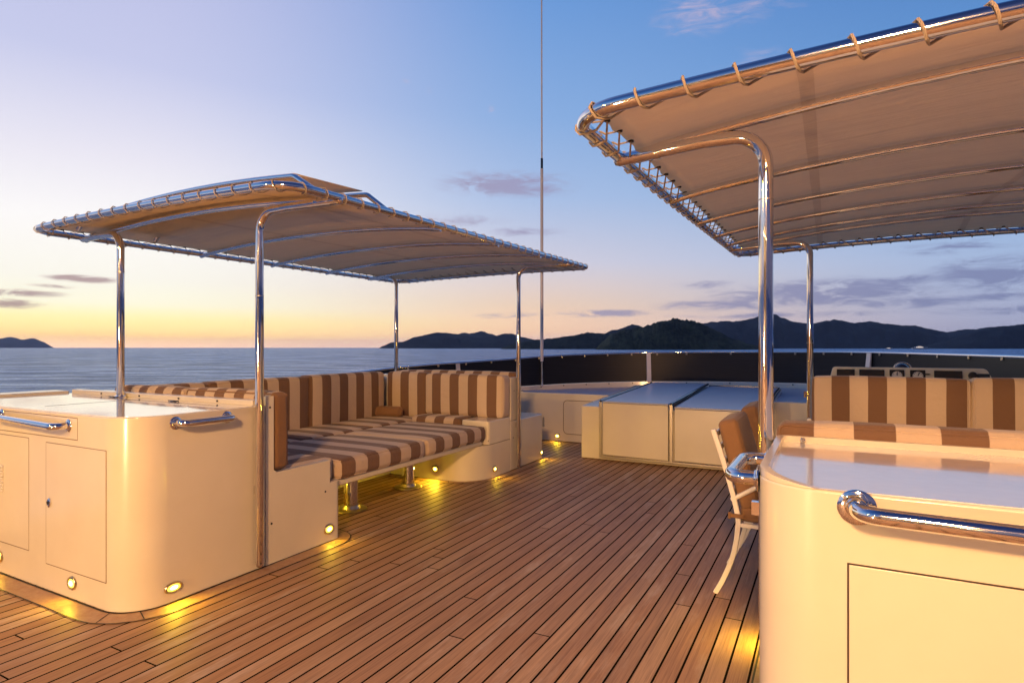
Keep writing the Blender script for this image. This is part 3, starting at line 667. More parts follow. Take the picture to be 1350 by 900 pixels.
aft.data.materials.clear(); aft.data.materials.append(sx(.02, .10)); aft.data.materials.append(M['brown'])
for p in aft.data.polygons:
    if p.normal.x > .75 or p.center.x > .40: p.material_index = 1
cushion(-4.86, -4.0, 2.602, 2.74, .585, 1.065, sx(.05, .10), 'striped back cushion behind the bar worktop, left one of two, only its top showing', 'back cushions against the bar cabinet', name='back_cushion')
cushion(-4.80, -3.10, 5.90, 6.06, .56, 1.075, sx(.0), 'brown ended back cushion of the forward bench, just past the left sofa partition', name='back_cushion')
fb = [o for o in COL.objects if o.name.startswith('back_cushion')][-1]
fb.data.materials.append(M['brown'])
for p in fb.data.polygons:
    if p.center.x > .74: p.material_index = 1
cushion(-4.68, -4.09, 2.78, 3.75, .422, .545, st(1, 3.3, 2.78, 3.75, .13), 'striped seat cushion in the near corner of the left sofa beside the sea side backrest', g2)
cushion(-4.68, -4.09, 3.76, 4.66, .422, .55, st(1, 4.07, 3.76, 4.66, .13), 'middle striped seat cushion along the sea side of the left sofa', g2)
cushion(-4.68, -4.09, 4.67, 5.58, .422, .555, st(1, 4.88, 4.67, 5.58, .13), 'striped seat cushion in the far corner of the left sofa under the small pillow', g2)
cushion(-4.08, -3.44, 5.29, 5.58, .45, .600, st(0, -3.7, -4.08, -3.44, .1215), 'short striped seat cushion on the far arm of the left sofa beside the rounded ledge', g2)
cushion(-4.08, -3.13, 2.74, 3.16, .422, .57, sx(.01), 'striped seat cushion on the near arm of the left sofa by the brown ended backrest', g2)
g3 = 'striped cushions on the low table'
cushion(-4.08, -3.105, 3.19, 4.235, .403, .545, st(1, 3.813, 3.19, 4.235, .1325), 'large striped cushion on the near half of the low table', g3, r=.04)
cushion(-4.08, -3.105, 4.245, 5.275, .403, .545, st(1, 4.701, 4.245, 5.275, .131), 'striped cushion on the far half of the low table beside the rounded arm', g3, r=.04)
p_ = cushion(-4.66, -4.33, 5.36, 5.44, .562, .67, 'brown', 'small plain brown pillow lying in the far corner of the left sofa', name='pillow', cat='pillow', r=.03, puff=.012); p_.rotation_euler = (R(-12), 0, R(8))

# ------------------------------------------------------------------ forward bulwark wall and centre locker
bwk = thing('bulwark', 'low pinkish white bulwark wall across the front of the deck with a rounded hatch outline', 'bulwark', (-1.6, 7.95, 0))
bm = bmesh.new(); box(bm, -5.05, 2.0, 7.9, 7.985, .006, .70); kid('wall', bm, 'gel', bwk, bevel=.012, segs=3)
hp = fillet([(-3.36, .12), (-2.3, .12), (-2.3, .60), (-3.36, .60)], .06, 6, True)
bm = bmesh.new(); tube(bm, [(p[0], 7.899, p[1]) for p in hp], .004, 6, closed=True); kid('hatch', bm, 'groove', bwk)
courtesy(bwk, (-3.455, 7.899, .08), (0, -1, 0), .044, .036, 1.2)
bm = bmesh.new(); lathe(bm, [(.02, 0), (.02, .02), (.01, .03)], (-4.05, 7.94, .70), (0, 0, 1), 12); kid('deck_fitting', bm, 'dull', bwk)

lk_ = thing('deck_locker', 'low white centre locker with brass edged sloping lids ahead of the chairs', 'locker', (-1.6, 7.9, 0))
def slope(x, y): return .643 + (y - 6.86) * .055
bm = bmesh.new(); prism(bm, [(-2.68, 6.86), (-.57, 6.86), (-.57, 9.2), (-2.68, 9.2)], .006, .64, topz=slope); kid('plinth', bm, 'gel', lk_, bevel=.012, segs=3)
def lid(x0, x1, dz, name, y1=9.15):
    bm = bmesh.new(); y0 = 6.795
    vs = [(x0, y0, .075), (x1, y0, .068), (x1, y0, .695 + dz), (x0, y0, .695 + dz)]
    f = [bm.verts.new(v) for v in vs]; t1 = [bm.verts.new((v[0], 6.858, v[2])) for v in vs]
    bm.faces.new(f); bm.faces.new(t1[::-1])
    for i in range(4): bm.faces.new((f[i], f[(i + 1) % 4], t1[(i + 1) % 4], t1[i]))
    o = kid(name, bm, 'gel', lk_, bevel=.008)
    bm = bmesh.new(); q = [(x0, 6.795, .697 + dz), (x1, 6.795, .697 + dz), (x1, y1, .80 + dz), (x0, y1, .80 + dz)]
    a = [bm.verts.new(v) for v in q]; b2 = [bm.verts.new((v[0], v[1], v[2] + .02)) for v in q]
    bm.faces.new(a[::-1]); bm.faces.new(b2)
    for i in range(4): bm.faces.new((a[i], a[(i + 1) % 4], b2[(i + 1) % 4], b2[i]))
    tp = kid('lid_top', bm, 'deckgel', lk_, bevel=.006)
    return o
lid(-2.385, -1.60, .0, 'lid_front'); lid(-1.53, -.62, -.03, 'lid_front')
for (x, zt) in ((-2.405, .71), (-1.565, .71), (-.60, .68)):
    bm = bmesh.new(); box(bm, x - .018, x + .018, 6.782, 6.80, .05, zt); tr_ = kid('edge_trim', bm, 'dull', lk_, bevel=.003)
    bm = bmesh.new(); tube(bm, [(x, 6.79, zt + .006), (x, 9.15, zt + .104)], .014, 8); kid('lid_rail', bm, 'dark', lk_)
bm = bmesh.new(); box(bm, -2.42, -.60, 6.784, 6.80, .045, .066); kid('edge_trim', bm, 'dull', lk_, bevel=.003)
bm = bmesh.new(); box(bm, -1.55, -.62, 9.15, 9.17, .70, .80); kid('edge_trim', bm, 'dark', lk_)
bm = bmesh.new(); box(bm, -.64, -.615, 7.85, 7.88, .70, .79); kid('catch', bm, 'dark', lk_, bevel=.004)

# ------------------------------------------------------------------ starboard (right) counter
XR = -.18
ctr = thing('service_counter', 'white glossy service counter with rounded corner in the right foreground', 'counter', (.9, 2.2, 0))
rb = fillet([(2.3, 2.62), (XR, 2.62), (XR, 1.76), (2.3, 1.76)], [.02, .02, .17, .02], 14, True)
bm = bmesh.new(); prism(bm, rb, .006, .985); kid('body', bm, 'gel', ctr, bevel=.008, segs=4)
rt = fillet([(2.28, 2.60), (XR + .012, 2.60), (XR + .012, 1.772), (2.28, 1.772)], [.02, .02, .158, .02], 14, True)
bm = bmesh.new(); prism(bm, rt, .984, .9875); kid('worktop', bm, 'top', ctr)
lp = fillet([(.10, 1.774), (XR + .014, 1.774), (XR + .014, 2.606), (2.28, 2.606)], [0, .156, .03, 0], 10)
bm = bmesh.new()
def liprun(bm, pts, w, z0, z1):
    P = [Vector((p[0], p[1])) for p in pts]; rows = []
    for i, p in enumerate(P):
        t = (P[min(i + 1, len(P) - 1)] - P[max(i - 1, 0)]).normalized(); nn = Vector((-t.y, t.x))
        zt = z0 + (z1 - z0) * max(.05, min(1, (i - 1) / 8)); rows.append([bm.verts.new((*(p - nn * s * w), z)) for s, z in ((-1, z0), (-1, zt), (1, zt), (1, z0))])
    for a, c in zip(rows, rows[1:]):
        for k in range(4): bm.faces.new((a[k], c[k], c[(k + 1) % 4], a[(k + 1) % 4]))
    bm.faces.new(rows[0]); bm.faces.new(rows[-1])
liprun(bm, lp, .0125, .9855, 1.010); kid('upstand', bm, 'gel', ctr, bevel=.006, segs=3)
bm = bmesh.new(); lathe(bm, [(.009, 0), (.009, .006), (.005, .010)], (-.085, 2.592, .998), (0, -1, 0), 10); kid('snap_stud', bm, 'steel', ctr)
panel(ctr, 'door', .045, 1.15, .12, .805, 1.76, 'gap', .0045)
grab(ctr, (.067, 1.759, .951), (1.0, 1.759, .935), (0, -1, 0), .0215, .075, .045)
grab(ctr, (XR - .001, 1.93, .965), (XR - .001, 2.27, .965), (-1, 0, 0), .0215, .085, .04)
courtesy(ctr, (XR - .001, 2.12, .10), (-1, 0, 0), .045, .034, 1.3)

# right sofa
rs = thing('sofa_base', 'white built-in sofa base hidden behind the right foreground counter', 'sofa', (.9, 4.2, 0))
bm = bmesh.new(); prism(bm, fillet([(XR, 2.63), (2.1, 2.63), (2.1, 5.9), (XR, 5.9), (XR, 5.0), (1.4, 5.0), (1.4, 3.18), (XR, 3.18)], [.01, .01, .01, .1, .3, .02, .02, .1], 8, True), .006, .44); kid('seat_box', bm, 'gel', rs, bevel=.008)
courtesy(rs, (XR - .001, 2.92, .10), (-1, 0, 0), .045, .034, 3.5)
bm = bmesh.new(); box(bm, -.085, 2.1, 5.655, 5.78, .445, 1.06); kid('back_panel', bm, 'gel', rs, bevel=.01)
bm = bmesh.new(); box(bm, 2.0, 2.1, 2.65, 5.65, .445, 1.0); kid('back_panel', bm, 'gel', rs, bevel=.01)
bm = bmesh.new(); lathe(bm, [(.016, 0), (.016, .05), (.01, .06)], (XR + .05, 5.45, .72), (0, 0, 1), 12); kid('switch_post', bm, 'paint', rs)
g5 = 'striped back cushions of the right sofa'
W2 = .1295
cushion(-.105, .943, 5.50, 5.652, .50, 1.118, st(0, .349, -.105, .943, .127), 'left striped back cushion standing tall in front of the helm console', g5, name='back_cushion', r=.028)
cushion(.955, 2.0, 5.50, 5.652, .50, 1.125, st(0, 1.135, .955, 2.0, .127), 'right striped back cushion below the helm, cut off by the right edge of the photo', g5, name='back_cushion', r=.028)
cushion(-.178, 1.28, 2.63, 2.77, .55, 1.052, sx(-.729 + .132 + 1.5 * .137 - .137, .137), 'striped cushion whose top edge shows along the back of the right foreground counter', 'cushions behind the right counter', name='back_cushion', r=.028)
cushion(XR + .03, 1.3, 5.02, 5.49, .445, .57, sx(.0, W2), 'striped seat cushion at the far side of the right sofa', 'seat cushions of the right sofa')
cushion(XR + .03, 1.95, 2.79, 3.16, .445, .57, sx(.03, W2), 'striped seat cushion at the near side of the right sofa behind the counter', 'seat cushions of the right sofa')

# helm console beyond the right sofa
hc = thing('helm_console', 'cream helm console with black screens and two round gauges behind the right sofa', 'console', (.7, 6.95, 0))
pr = fillet([(-.0, .95), (.05, 1.165), (1.31, 1.165), (1.40, .95)], [0, .035, .05, 0], 8)
bm = bmesh.new()
pts = [(x, z) for x, z in [(p[0], p[1]) for p in pr]]
pts = [(-.0, .1)] + pts + [(1.40, .1)]
a = [bm.verts.new((x, 6.9 + max(0, z - .95) * .25, z)) for x, z in pts]; b2 = [bm.verts.new((x + (0.7 - x) * .03, 7.35, z if z < 1 else 1.0 + (z - 1.0) * .4)) for x, z in pts]
for i in range(len(pts)): j = (i + 1) % len(pts); bm.faces.new((a[i], a[j], b2[j], b2[i]))
bm.faces.new(a[::-1]); bm.faces.new(b2); kid('housing', bm, 'gel', hc, bevel=.006)
def face(x, z): return Vector((x, 6.9 + max(0, z - .95) * .25, z))
for (x0, x1) in ((.085, .245), (.285, .50), (.905, 1.125)):
    bm = bmesh.new(); zc0, zc1 = 1.03, 1.138
    vs = [face(x0, zc0), face(x1, zc0), face(x1, zc1), face(x0, zc1)]; f = [bm.verts.new(v + Vector((0, -.001, 0))) for v in vs]; g_ = [bm.verts.new(v + Vector((0, -.014, .002))) for v in vs]
    bm.faces.new(g_)
    for i in range(4): bm.faces.new((f[i], f[(i + 1) % 4], g_[(i + 1) % 4], g_[i]))
    sc = kid('display', bm, 'dark', hc, bevel=.004)
for xg in (.605, .775):
    bm = bmesh.new(); vs = [face(xg - .062, 1.03), face(xg + .062, 1.03), face(xg + .062, 1.14), face(xg - .062, 1.14)]; f = [bm.verts.new(v + Vector((0, -.001, 0))) for v in vs]; g_ = [bm.verts.new(v + Vector((0, -.010, .002))) for v in vs]
    bm.faces.new(g_)
    for i in range(4): bm.faces.new((f[i], f[(i + 1) % 4], g_[(i + 1) % 4], g_[i]))
    ga = kid('gauge', bm, 'dark', hc, bevel=.004)
    bm = bmesh.new(); lathe(bm, [(.043, 0), (.043, .003)], face(xg, 1.085) + Vector((0, -.0135, 0)), (0, -1, .24), 24); dl = fin('dial', bm, 'paint'); dl.data.transform(Matrix.Translation(-Vector(hc.location))); dl.parent = ga
    bm = bmesh.new(); c_ = face(xg, 1.085) + Vector((0, -.0185, 0))
    tube(bm, [c_, c_ + Vector((.012 if xg > .7 else 0, 0, .034))], .0035, 6)
    for k in range(12):
        an = 2 * math.pi * k / 12; e1 = Vector((math.cos(an), 0, math.sin(an))); tube(bm, [c_ + e1 * .032, c_ + e1 * .041], .0022, 4)
    nd = fin('needle', bm, 'black'); nd.data.transform(Matrix.Translation(-Vector(hc.location))); nd.parent = ga
bm = bmesh.new(); lathe(bm, [(.02, 0), (.02, .012)], face(.855, 1.10) + Vector((-.005, -.002, 0)), (0, -1, .2), 12, sx=1.4, sy=.35); kid('switch', bm, 'dark', hc)
bm = bmesh.new(); lathe(bm, [(.034, 0), (.034, .03), (.028, .045)], face(1.20, 1.095) + Vector((0, -.001, 0)), (0, -1, .25), 18); box(bm, 1.235, 1.33, 6.925, 6.945, 1.045, 1.115); kid('throttle', bm, 'dark', hc, bevel=.004)
bm = bmesh.new(); lathe(bm, [(.082, 0), (.08, .012), (.07, .016), (.058, .04), (.04, .058), (.02, .068), (.004, .071)], (.66, 7.12, 1.13), (0, 0, 1), 28); cpd = kid('compass', bm, 'dark', hc)
bm = bmesh.new(); tube(bm, [(.66 + .072 * math.cos(R(a_)), 7.04, 1.15 + .062 * math.sin(R(a_))) for a_ in range(0, 181, 12)], .006, 6); kid('compass_hood', bm, 'dull', hc)

# ------------------------------------------------------------------ antenna mast
an_ = thing('antenna', 'tall slim white whip antenna standing ahead of the left canopy', 'antenna', (-4.22, 9.0, .66))
bm = bmesh.new(); tube(bm, [(-4.22, 9., .66), (-4.22, 9., 1.13)], .024, 12); kid('socket', bm, 'steel', an_)
bm = bmesh.new(); tube(bm, [(-4.22, 9., 1.13), (-4.22, 9., 4.35)], [.028, .024], 12); kid('lower_pole', bm, 'paint', an_)
bm = bmesh.new(); tube(bm, [(-4.22, 9., 4.35), (-4.22, 9., 4.52)], .022, 12); kid('ferrule', bm, 'dark', an_)
bm = bmesh.new(); tube(bm, [(-4.22, 9., 4.52), (-4.225, 9., 8.2)], [.015, .010], 8); kid('whip', bm, 'paint', an_)

# ------------------------------------------------------------------ canopies
def canopy(label, NL, NR, FL, FR, zN, zF, rise_rim, rise_rib, ribs, posts, pr_=.025, rr=.023, lace=.14, bows=None, name='canopy', rope_r=.0045):
    """corner plan points, rim heights near/far; ribs = list of y; posts = (x, y, z0, side)"""
    root = thing(name, label, 'canopy', (posts[0][0], posts[0][1], posts[0][2]))
    def edge(y, side):                     # x of the rim on one side at y
        a, b = (NL, FL) if side < 0 else (NR, FR); return a[0] + (b[0] - a[0]) * (y - a[1]) / (b[1] - a[1])
    def zr(y): t = (y - NL[1]) / (FL[1] - NL[1]); return zN + (zF - zN) * t
    def U(x, y): l, r_ = edge(y, -1), edge(y, 1); return (x - (l + r_) / 2) / ((r_ - l) / 2)
    def rise(y):
        d = min(y - NL[1], FL[1] - y); k = max(0, min(1, d / .38)); return rise_rim + (rise_rib - rise_rim) * k
    plan = fillet([(*NL, 0), (*NR, 0), (*FR, 0), (*FL, 0)], .17, 10, True)
    dense = []
    for i, p in enumerate(plan):
        q = plan[(i + 1) % len(plan)]; L = (q - p).length; n = max(1, int(L / .06))
        for k in range(n): dense.append(p + (q - p) * k / n)
    def rimz(x, y): u = max(-1, min(1, U(x, y))); return zr(y) + rise_rim * (1 - u * u)
    rim = [Vector((p.x, p.y, rimz(p.x, p.y))) for p in dense]
    bm = bmesh.new(); tube(bm, rim, rr, 14, closed=True); kid('rim_frame', bm, 'steel', root)
    for y in ribs:
        l, r_ = edge(y, -1), edge(y, 1); pts = []
        for k in range(41):
            x = l + (r_ - l) * k / 40; u = 2 * k / 40 - 1; pts.append((x, y, zr(y) + rise(y) * (1 - u * u) ** .85 - .018))
        bm = bmesh.new(); tube(bm, pts, .0205, 12); kid('rib', bm, 'steel', root)
    # canvas inside the rim
    nx, ny = 44, 72; ins = .058; G = []
    def cz(x, y): u = max(-1, min(1, U(x, y))); return zr(y) + rise(y) * max(0, (1 - u * u)) ** .85 + .016
    cyN, cyF = NL[1] + ins * .62, FL[1] - ins * .62
    for j in range(ny + 1):
        y = cyN + (cyF - cyN) * j / ny; row = []
        d = min(j, ny - j) / ny * (cyF - cyN); cr_x = 0
        if d < .06: cr_x = .06 - math.sqrt(max(0, .06 ** 2 - (.06 - d) ** 2))
        sc_l = ins + .012 * abs(math.sin(math.pi * (y - NL[1]) / lace))
        l, r_ = edge(y, -1) + sc_l + cr_x, edge(y, 1) - sc_l - cr_x
        for i in range(nx + 1):
            x = l + (r_ - l) * i / nx
            sag = 0
            for a, b in zip([NL[1]] + ribs, ribs + [FL[1]]):
                if a <= y <= b: t = (y - a) / max(.01, b - a); sag = -.004 * math.sin(math.pi * t)
            wr = .004 * noise.noise(Vector((x * 1.6, y * 9, 3))) + .003 * noise.noise(Vector((x * 14, y * 3, 7)))
            yy = y
            if j in (0, ny): yy = y + (1 if j == 0 else -1) * .010 * abs(math.sin(math.pi * (x - NL[0]) / lace))
            row.append(Vector((x, yy, cz(x, y) + sag * (1 - abs(2 * i / nx - 1) ** 3) + wr)))
        G.append(row)
    bm = bmesh.new(); top = [[bm.verts.new(v + Vector((0, 0, .0015))) for v in r_] for r_ in G]; bot = [[bm.verts.new(v - Vector((0, 0, .0015))) for v in r_] for r_ in G]
    for j in range(ny):
        for i in range(nx):
            bm.faces.new((top[j][i], top[j][i + 1], top[j + 1][i + 1], top[j + 1][i])); bm.faces.new((bot[j][i], bot[j + 1][i], bot[j + 1][i + 1], bot[j][i + 1]))
    for j in range(ny):
        for i in (0, nx): bm.faces.new((top[j][i], top[j + 1][i], bot[j + 1][i], bot[j][i]))
    for i in range(nx):
        for j in (0, ny): bm.faces.new((top[j][i], top[j][i + 1], bot[j][i + 1], bot[j][i]))
    clothbm = bm
    # hem and eyelets sit on the cloth; one rope spirals round the rim and through every eyelet
    cum = [0]; RL = len(rim)
    for i in range(RL): cum.append(cum[-1] + (rim[(i + 1) % RL] - rim[i]).length)
    tot = cum[-1]; nl = int(tot / lace)
    def at(s):
        s %= tot; i = 0
        lo, hi = 0, RL - 1
        while lo < hi:
            m_ = (lo + hi + 1) // 2
            if cum[m_] <= s: lo = m_
            else: hi = m_ - 1
        i = lo; f = (s - cum[i]) / max(1e-6, cum[i + 1] - cum[i]); a, b = rim[i], rim[(i + 1) % RL]; t = (b - a).normalized()
        return a + (b - a) * f, t
    rope = []; eye = clothbm; cen = Vector(((NL[0] + NR[0] + FL[0] + FR[0]) / 4, 0, 0))
    for k in range(nl):
        s0 = tot * k / nl; p, t = at(s0); inn = Vector((-t.y, t.x, 0)).normalized()
        ep = p + inn * (ins + .02); ep.z = cz(ep.x, ep.y) - .004
        lathe(eye, [(.012, -.003), (.012, .003)], ep, (0, 0, 1), 8, mi=1)
        R2 = rr + .004
        rope.append(ep)
        for f, (ci, cz_) in ((.18, (.9, .75)), (.30, (.35, 1.05)), (.42, (-.45, 1.0)), (.5, (-1.0, .3)), (.58, (-1.0, -.35)), (.68, (-.45, -1.0)), (.78, (.4, -1.02)), (.88, (1.6, -.7))):
            q, t2 = at(s0 + (tot / nl) * (f * .45)); i2 = Vector((-t2.y, t2.x, 0)).normalized()
            rope.append(q + i2 * R2 * ci + Vector((0, 0, R2 * cz_)))
    bm = bmesh.new(); tube(bm, rope, rope_r, 6, closed=True); kid('lacing_rope', bm, 'rope', root)
    kid('canvas', eye, ['canvas', 'black'], root, smooth=180)
    for (x, y, z0, side) in posts:
        ex = edge(y, side); zt = zr(y) - .012
        x1 = x + side * .24; zt1 = zr(y) + rise(y) * .22 - .028
        pts = fillet([(x, y, z0), (x, y, zt1), (x + side * .02 + side * .22, y, zt1 + .006), (ex, y, zt)], [0, .125, .6, 0], 14)
        bm = bmesh.new(); tube(bm, pts, pr_, 20, rounded=True); ps = kid('post', bm, 'steel', root)
        bm = bmesh.new(); lathe(bm, [(pr_ * 1.7, -.004), (pr_ * 1.7, .004), (pr_ * 1.1, .012)], (x, y, 1.008 if z0 > .9 else (z0 + .5 if z0 < .1 else 1.0)), (0, 0, 1), 20) if z0 > .9 else box(bm, x - .05, x + .004, y - .014, y + .014, z0 + .42, z0 + .47); c_ = fin('mount', bm, 'steel'); c_.data.transform(Matrix.Translation(-Vector(root.location))); c_.parent = ps
        bm = bmesh.new(); ring = ex - side * .16; lathe(bm, [(pr_ + .002, -.012), (pr_ + .002, .012)], (ring, y, zt + .010), (1, 0, 0), 16); c_ = fin('clamp', bm, 'steel'); c_.data.transform(Matrix.Translation(-Vector(root.location))); c_.parent = ps
        bm = bmesh.new(); lathe(bm, [(pr_ + .0015, 0), (pr_ + .0015, .004)], (x, y, z0 + 1.62 if z0 < .5 else z0 + .9), (0, 0, 1), 20); c_ = fin('joint_ring', bm, 'dull'); c_.data.transform(Matrix.Translation(-Vector(root.location))); c_.parent = ps
    if bows:
        ya, yb, xe, h = bows; sh = []
        for yb_ in (ya, yb):
            l = edge(yb_, -1) + xe; r_ = edge(yb_, 1); zc = zr(yb_); arc = []
            up = .02 if yb_ == yb else 0.
            for k in range(31):
                f = k / 30; x = l + (r_ - .17 - l) * f; arc.append(Vector((x, yb_, zc + .068 + .235 * f - .199 * f * f + up)))
            full = fillet([Vector((l - .06, yb_, zc + .02))] + arc + [Vector((r_ + .0, yb_, zc + .0))], [0, .03] + [0] * 29 + [.07, 0], 8)
            bm = bmesh.new(); tube(bm, full, .0165, 12); kid('raised_bow', bm, 'steel', root); sh.append(arc)
        bm = bmesh.new(); T_ = [[bm.verts.new(sh[0][k].lerp(sh[1][k], f) + Vector((0, 0, .018))) for f in (0, .25, .5, .75, .93)] for k in range(31)]
        B_ = [[bm.verts.new(v.co - Vector((0, 0, .004))) for v in r_] for r_ in T_]
        for k in range(30):
            for q in range(4): bm.faces.new((T_[k][q], T_[k + 1][q], T_[k + 1][q + 1], T_[k][q + 1])); bm.faces.new((B_[k][q], B_[k][q + 1], B_[k + 1][q + 1], B_[k + 1][q]))
            for q in (0, 4): bm.faces.new((T_[k][q], T_[k + 1][q], B_[k + 1][q], B_[k][q]))
        for k in (0, 30):
            for q in range(4): bm.faces.new((T_[k][q], T_[k][q + 1], B_[k][q + 1], B_[k][q]))
        kid('raised_panel', bm, 'canvas', root, smooth=180)
    return root
canopy('smaller left canopy of pale cloth laced into a steel frame over the sofa', (-4.95, 2.09), (-2.40, 2.09), (-5.28, 6.62), (-2.40, 6.42), 2.185, 2.275, .02, .075,
       [2.46, 3.45, 4.28, 5.1, 5.88], [(-3.045, 2.46, .05, 1), (-3.045, 5.88, .05, 1), (-4.48, 2.44, 1.0, -1), (-4.81, 5.93, 1.0, -1)], bows=(2.30, 2.88, .27, 0), rope_r=.0030)
canopy('large right canopy of pale cloth laced into a steel frame reaching out of the photo', (-.78, 1.88), (2.9, 1.88), (-.80, 6.5), (2.9, 6.5), 2.15, 2.31, .05, .15,
       [2.45, 3.38, 4.2, 4.9, 5.5, 5.88], [(-.207, 2.45, .3, -1), (-.135, 5.88, .5, -1), (2.25, 2.45, .3, 1), (2.25, 5.88, .5, 1)], pr_=.0265, rr=.0245, lace=.15)

# ------------------------------------------------------------------ chairs
def chair(x, y, label, tiltseed=0):
    root = thing('dining_chair', label, 'chair', (x, y, 0), 'white framed chairs with brown cushions')
    W_ = .50
    for s in (0, W_):
        prof = [(-.115, .905), (-.045, .68), (.010, .46), (.012, .36), (-.012, .22), (-.06, .09), (-.105, 0.)]
        pts = [Vector((px_, s, pz)) for px_, pz in prof]; P3 = []
        for i in range(len(pts) - 1):
            p0, p1, p2, p3 = pts[max(0, i - 1)], pts[i], pts[i + 1], pts[min(len(pts) - 1, i + 2)]
            for k in range(6):
                t = k / 6; P3.append(.5 * ((2 * p1) + (p2 - p0) * t + (2 * p0 - 5 * p1 + 4 * p2 - p3) * t * t + (3 * p1 - p0 - 3 * p2 + p3) * t ** 3))
        P3.append(pts[-1]); bm = bmesh.new(); rows = []
        for i, p in enumerate(P3):
            t = (P3[min(i + 1, len(P3) - 1)] - P3[max(0, i - 1)]).normalized(); nn = Vector((-t.z, 0, t.x))
            rows.append([bm.verts.new(p + nn * a + Vector((0, b, 0))) for a, b in ((-.013, -.012), (.013, -.012), (.013, .012), (-.013, .012))])
        for a, c in zip(rows, rows[1:]):
            for k in range(4): bm.faces.new((a[k], c[k], c[(k + 1) % 4], a[(k + 1) % 4]))
        bm.faces.new(rows[0]); bm.faces.new(rows[-1][::-1]); fin('leg', bm, 'paint', parent=root, bevel=.003)
        bm = bmesh.new(); tube(bm, fillet([(.46, s, .41), (.465, s, .2), (.50, s, .0)], .2, 8), .012, 8); fin('leg', bm, 'paint', parent=root)
        bm = bmesh.new(); tube(bm, fillet([(-.02, s, .525), (.16, s, .64), (.40, s, .655), (.46, s, .60), (.46, s, .41)], [0, .12, .05, .08, 0], 8), .0125, 8); fin('armrest', bm, 'paint', parent=root)
    bm = bmesh.new()
    for (xx, zz) in ((.012, .395), (.455, .395)): box(bm, xx - .012, xx + .012, .013, W_ - .013, zz - .012, zz + .012)
    for s in (0, W_): box(bm, .025, .442, s - .011, s + .011, .384, .406)
    fin('seat_frame', bm, 'paint', parent=root, bevel=.003)
    bm = bmesh.new()
    for f in (.04, .22, .42, .62, .82):
        zz = .895 - f * .40; xx = -.112 + f * .115; box(bm, xx - .006, xx + .008, .013, W_ - .013, zz - .02, zz + .012)
    fin('back_slats', bm, 'paint', parent=root, bevel=.003)
    bm = bmesh.new(); rbox(bm, (.44, W_ - .03, .085), .02, .006, seed=3 + tiltseed); sc2 = fin('seat_pad', bm, 'brown', parent=root, loc=(.245, W_ / 2, .408), smooth=80)
    bm = bmesh.new(); rbox(bm, (.10, W_ - .02, .485), .018, .008, seed=9 + tiltseed); bp = fin('back_pad', bm, 'brown', parent=root, loc=(.082, W_ / 2, .487), smooth=80); bp.rotation_euler = (0, R(-15.5), 0)
    bm = bmesh.new()
    for s in (0,): box(bm, -.018, .045, -.017, -.0135, .432, .456); box(bm, -.022, -.018, -.017, .03, .432, .456); box(bm, -.035, -.022, -.02, -.008, .425, .462)
    fin('tie_strap', bm, 'brown', parent=root, bevel=.002)
    return root
chair(-.445, 3.44, 'nearer white framed chair with brown pads, half hidden by the right foreground counter')
chair(-.43, 4.30, 'farther brown padded chair just beyond the nearer one, by the steel post', 5)
dt = thing('dining_table', 'low table of the right sofa hidden behind the counter', 'table', (.75, 4.1, 0))
bm = bmesh.new(); prism(bm, fillet([(.25, 3.35), (1.15, 3.35), (1.15, 4.85), (.25, 4.85)], .08, 6, True), .68, .71); kid('board', bm, 'gel', dt, bevel=.006)
for y in (3.7, 4.5):
    bm = bmesh.new(); lathe(bm, [(.12, .006), (.12, .015), (.055, .03), (.055, .678)], (.7, y, 0)); kid('pedestal', bm, 'steel', dt)

# ------------------------------------------------------------------ far motor yachts
def yacht(x0, D, L, label):
    c = Fv * D + Rv * ((x0 - 675) / 782. * D); root = thing('motor_yacht', label, 'boat', (c.x, c.y, SEA), 'white motor yachts at anchor under the hills'); root.rotation_euler = (0, 0, R(28))
    bm = bmesh.new(); st_ = [(-.5, .075, .08), (-.3, .085, .08), (0, .09, .085), (.3, .065, .1), (.5, .004, .125)]; rows = []
    for (u, w, h_) in st_: rows.append([bm.verts.new((u * L, -w * L * .8, -.5)), bm.verts.new((u * L, -w * L, h_ * L)), bm.verts.new((u * L, w * L, h_ * L)), bm.verts.new((u * L, w * L * .8, -.5))])
    for a, b in zip(rows, rows[1:]):
        for k in range(4): bm.faces.new((a[k], b[k], b[(k + 1) % 4], a[(k + 1) % 4]))
    bm.faces.new(rows[0]); bm.faces.new(rows[-1]); fin('hull', bm, 'paint', parent=root)
    bm = bmesh.new(); box(bm, -.34 * L, .2 * L, -.06 * L, .06 * L, .084 * L, .14 * L); box(bm, -.2 * L, .1 * L, -.05 * L, .05 * L, .14 * L, .185 * L); fin('superstructure', bm, 'paint', parent=root, bevel=.3)
    bm = bmesh.new(); box(bm, -.3 * L, .17 * L, -.0615 * L, -.06 * L, .10 * L, .133 * L); box(bm, -.17 * L, .08 * L, -.0515 * L, -.05 * L, .152 * L, .172 * L); fin('window_glow', bm, 'cabin_glow', parent=root)
yacht(1172, 2600, 34, 'smaller white motor yacht far off on the water, left of the other')
yacht(1213, 2600, 68, 'larger white motor yacht far off on the water, right of the other')

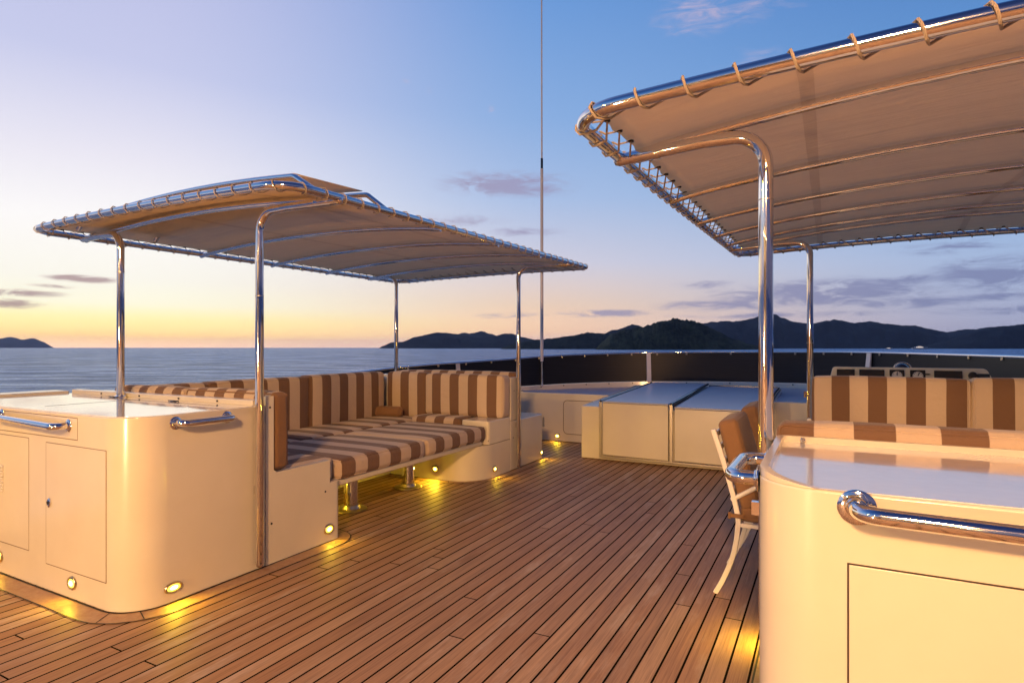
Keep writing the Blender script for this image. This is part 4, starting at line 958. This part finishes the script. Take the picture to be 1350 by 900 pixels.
# ------------------------------------------------------------------ aft deckhouse with hardtop, unseen, added for warm reflections in the metal; deck floodlights
dh = thing('deckhouse', 'cream deckhouse with overhanging hardtop, unseen, added aft for warm reflections', 'deckhouse', (-1.6, -6.4, 0))
bm = bmesh.new(); box(bm, -4.6, 1.4, -7.8, -6.4, .006, 2.72); kid('house_wall', bm, 'gel', dh, bevel=.05)
bm = bmesh.new(); prism(bm, fillet([(-5.2, -7.9), (-5.2, -4.7), (2.0, -4.7), (2.0, -7.9)], [.1, .5, .5, .1], 10, True), 2.73, 2.86); kid('hardtop', bm, 'gel', dh, bevel=.03)
for (x0, x1) in ((-4.2, -2.9), (-2.7, -1.7), (.2, 1.1)):
    bm = bmesh.new(); box(bm, x0, x1, -6.399, -6.39, .9, 2.1); kid('window', bm, 'dark', dh, bevel=.004)
bm = bmesh.new(); box(bm, -1.4, -.2, -6.399, -6.385, .05, 2.15); kid('door', bm, 'teak', dh, bevel=.004)
for x in (-4.3, -.2 - 2.4, 1.1):  # unseen lamps added to warm what the steel frames reflect
    bm = bmesh.new(); lathe(bm, [(.06, 0), (.06, .012)], (x, -5.5, 2.716), (0, 0, 1), 20); dl_ = kid('added_downlight', bm, 'flood', dh)
    ld = bpy.data.lights.new('added_downlight_beam', 'AREA'); ld.shape = 'DISK'; ld.size = .12; ld.energy = 60; ld.color = (1, .62, .26)
    lo = bpy.data.objects.new('added_downlight_beam', ld); COL.objects.link(lo); lo.parent = dh; lo.location = Vector((x, -5.5, 2.71)) - Vector(dh.location)
def flood(x, y, z, aim, power, size, label, col=(1, .505, .185)):
    root = thing('floodlight', label, 'floodlight', (x, y, z)); dr = (Vector(aim) - Vector((x, y, z))).normalized(); q = dr.to_track_quat('-Z', 'Y')
    bm = bmesh.new(); box(bm, -size / 2 - .03, size / 2 + .03, -size / 2 - .03, size / 2 + .03, .0, .09); fin('lamp_housing', bm, 'paint', parent=root, bevel=.01).rotation_euler = q.to_euler()
    bm = bmesh.new(); box(bm, -size / 2, size / 2, -size / 2, size / 2, -.008, -.002); fin('lamp_glass', bm, 'flood', parent=root).rotation_euler = q.to_euler()
    ld = bpy.data.lights.new('flood_beam', 'AREA'); ld.size = size; ld.energy = power; ld.color = col
    lo = bpy.data.objects.new('flood_beam', ld); COL.objects.link(lo); lo.parent = root; lo.rotation_euler = q.to_euler(); lo.location = dr * .012
arch = thing('radar_arch', 'white tubular radar arch over the aft deck behind the viewer', 'arch', (-1.6, -2.75, 0))
bm = bmesh.new(); tube(bm, fillet([(-5.2, -2.75, .01), (-4.9, -2.75, 3.5), (1.7, -2.75, 3.5), (2.0, -2.75, .01)], .6, 10), .07, 14); kid('arch_tube', bm, 'paint', arch)
flood(.5, -2.6, 3.36, (-1.4, 4.5, .4), 375, .5, 'warm deck floodlight hung from the radar arch, right of centre')
flood(-4.2, -2.6, 3.3, (-4.0, 2.0, .5), 95, .30, 'warm deck floodlight hung from the port end of the radar arch', (1, .56, .07))
flood(-2.3, -3.0, .40, (-2.0, 4.0, 2.4), 92, .30, 'low warm fill lamp, unseen, added on the aft deck and aimed up at the canopies', (1, .56, .26))  # unseen fill lamp added to brighten the canopy undersides
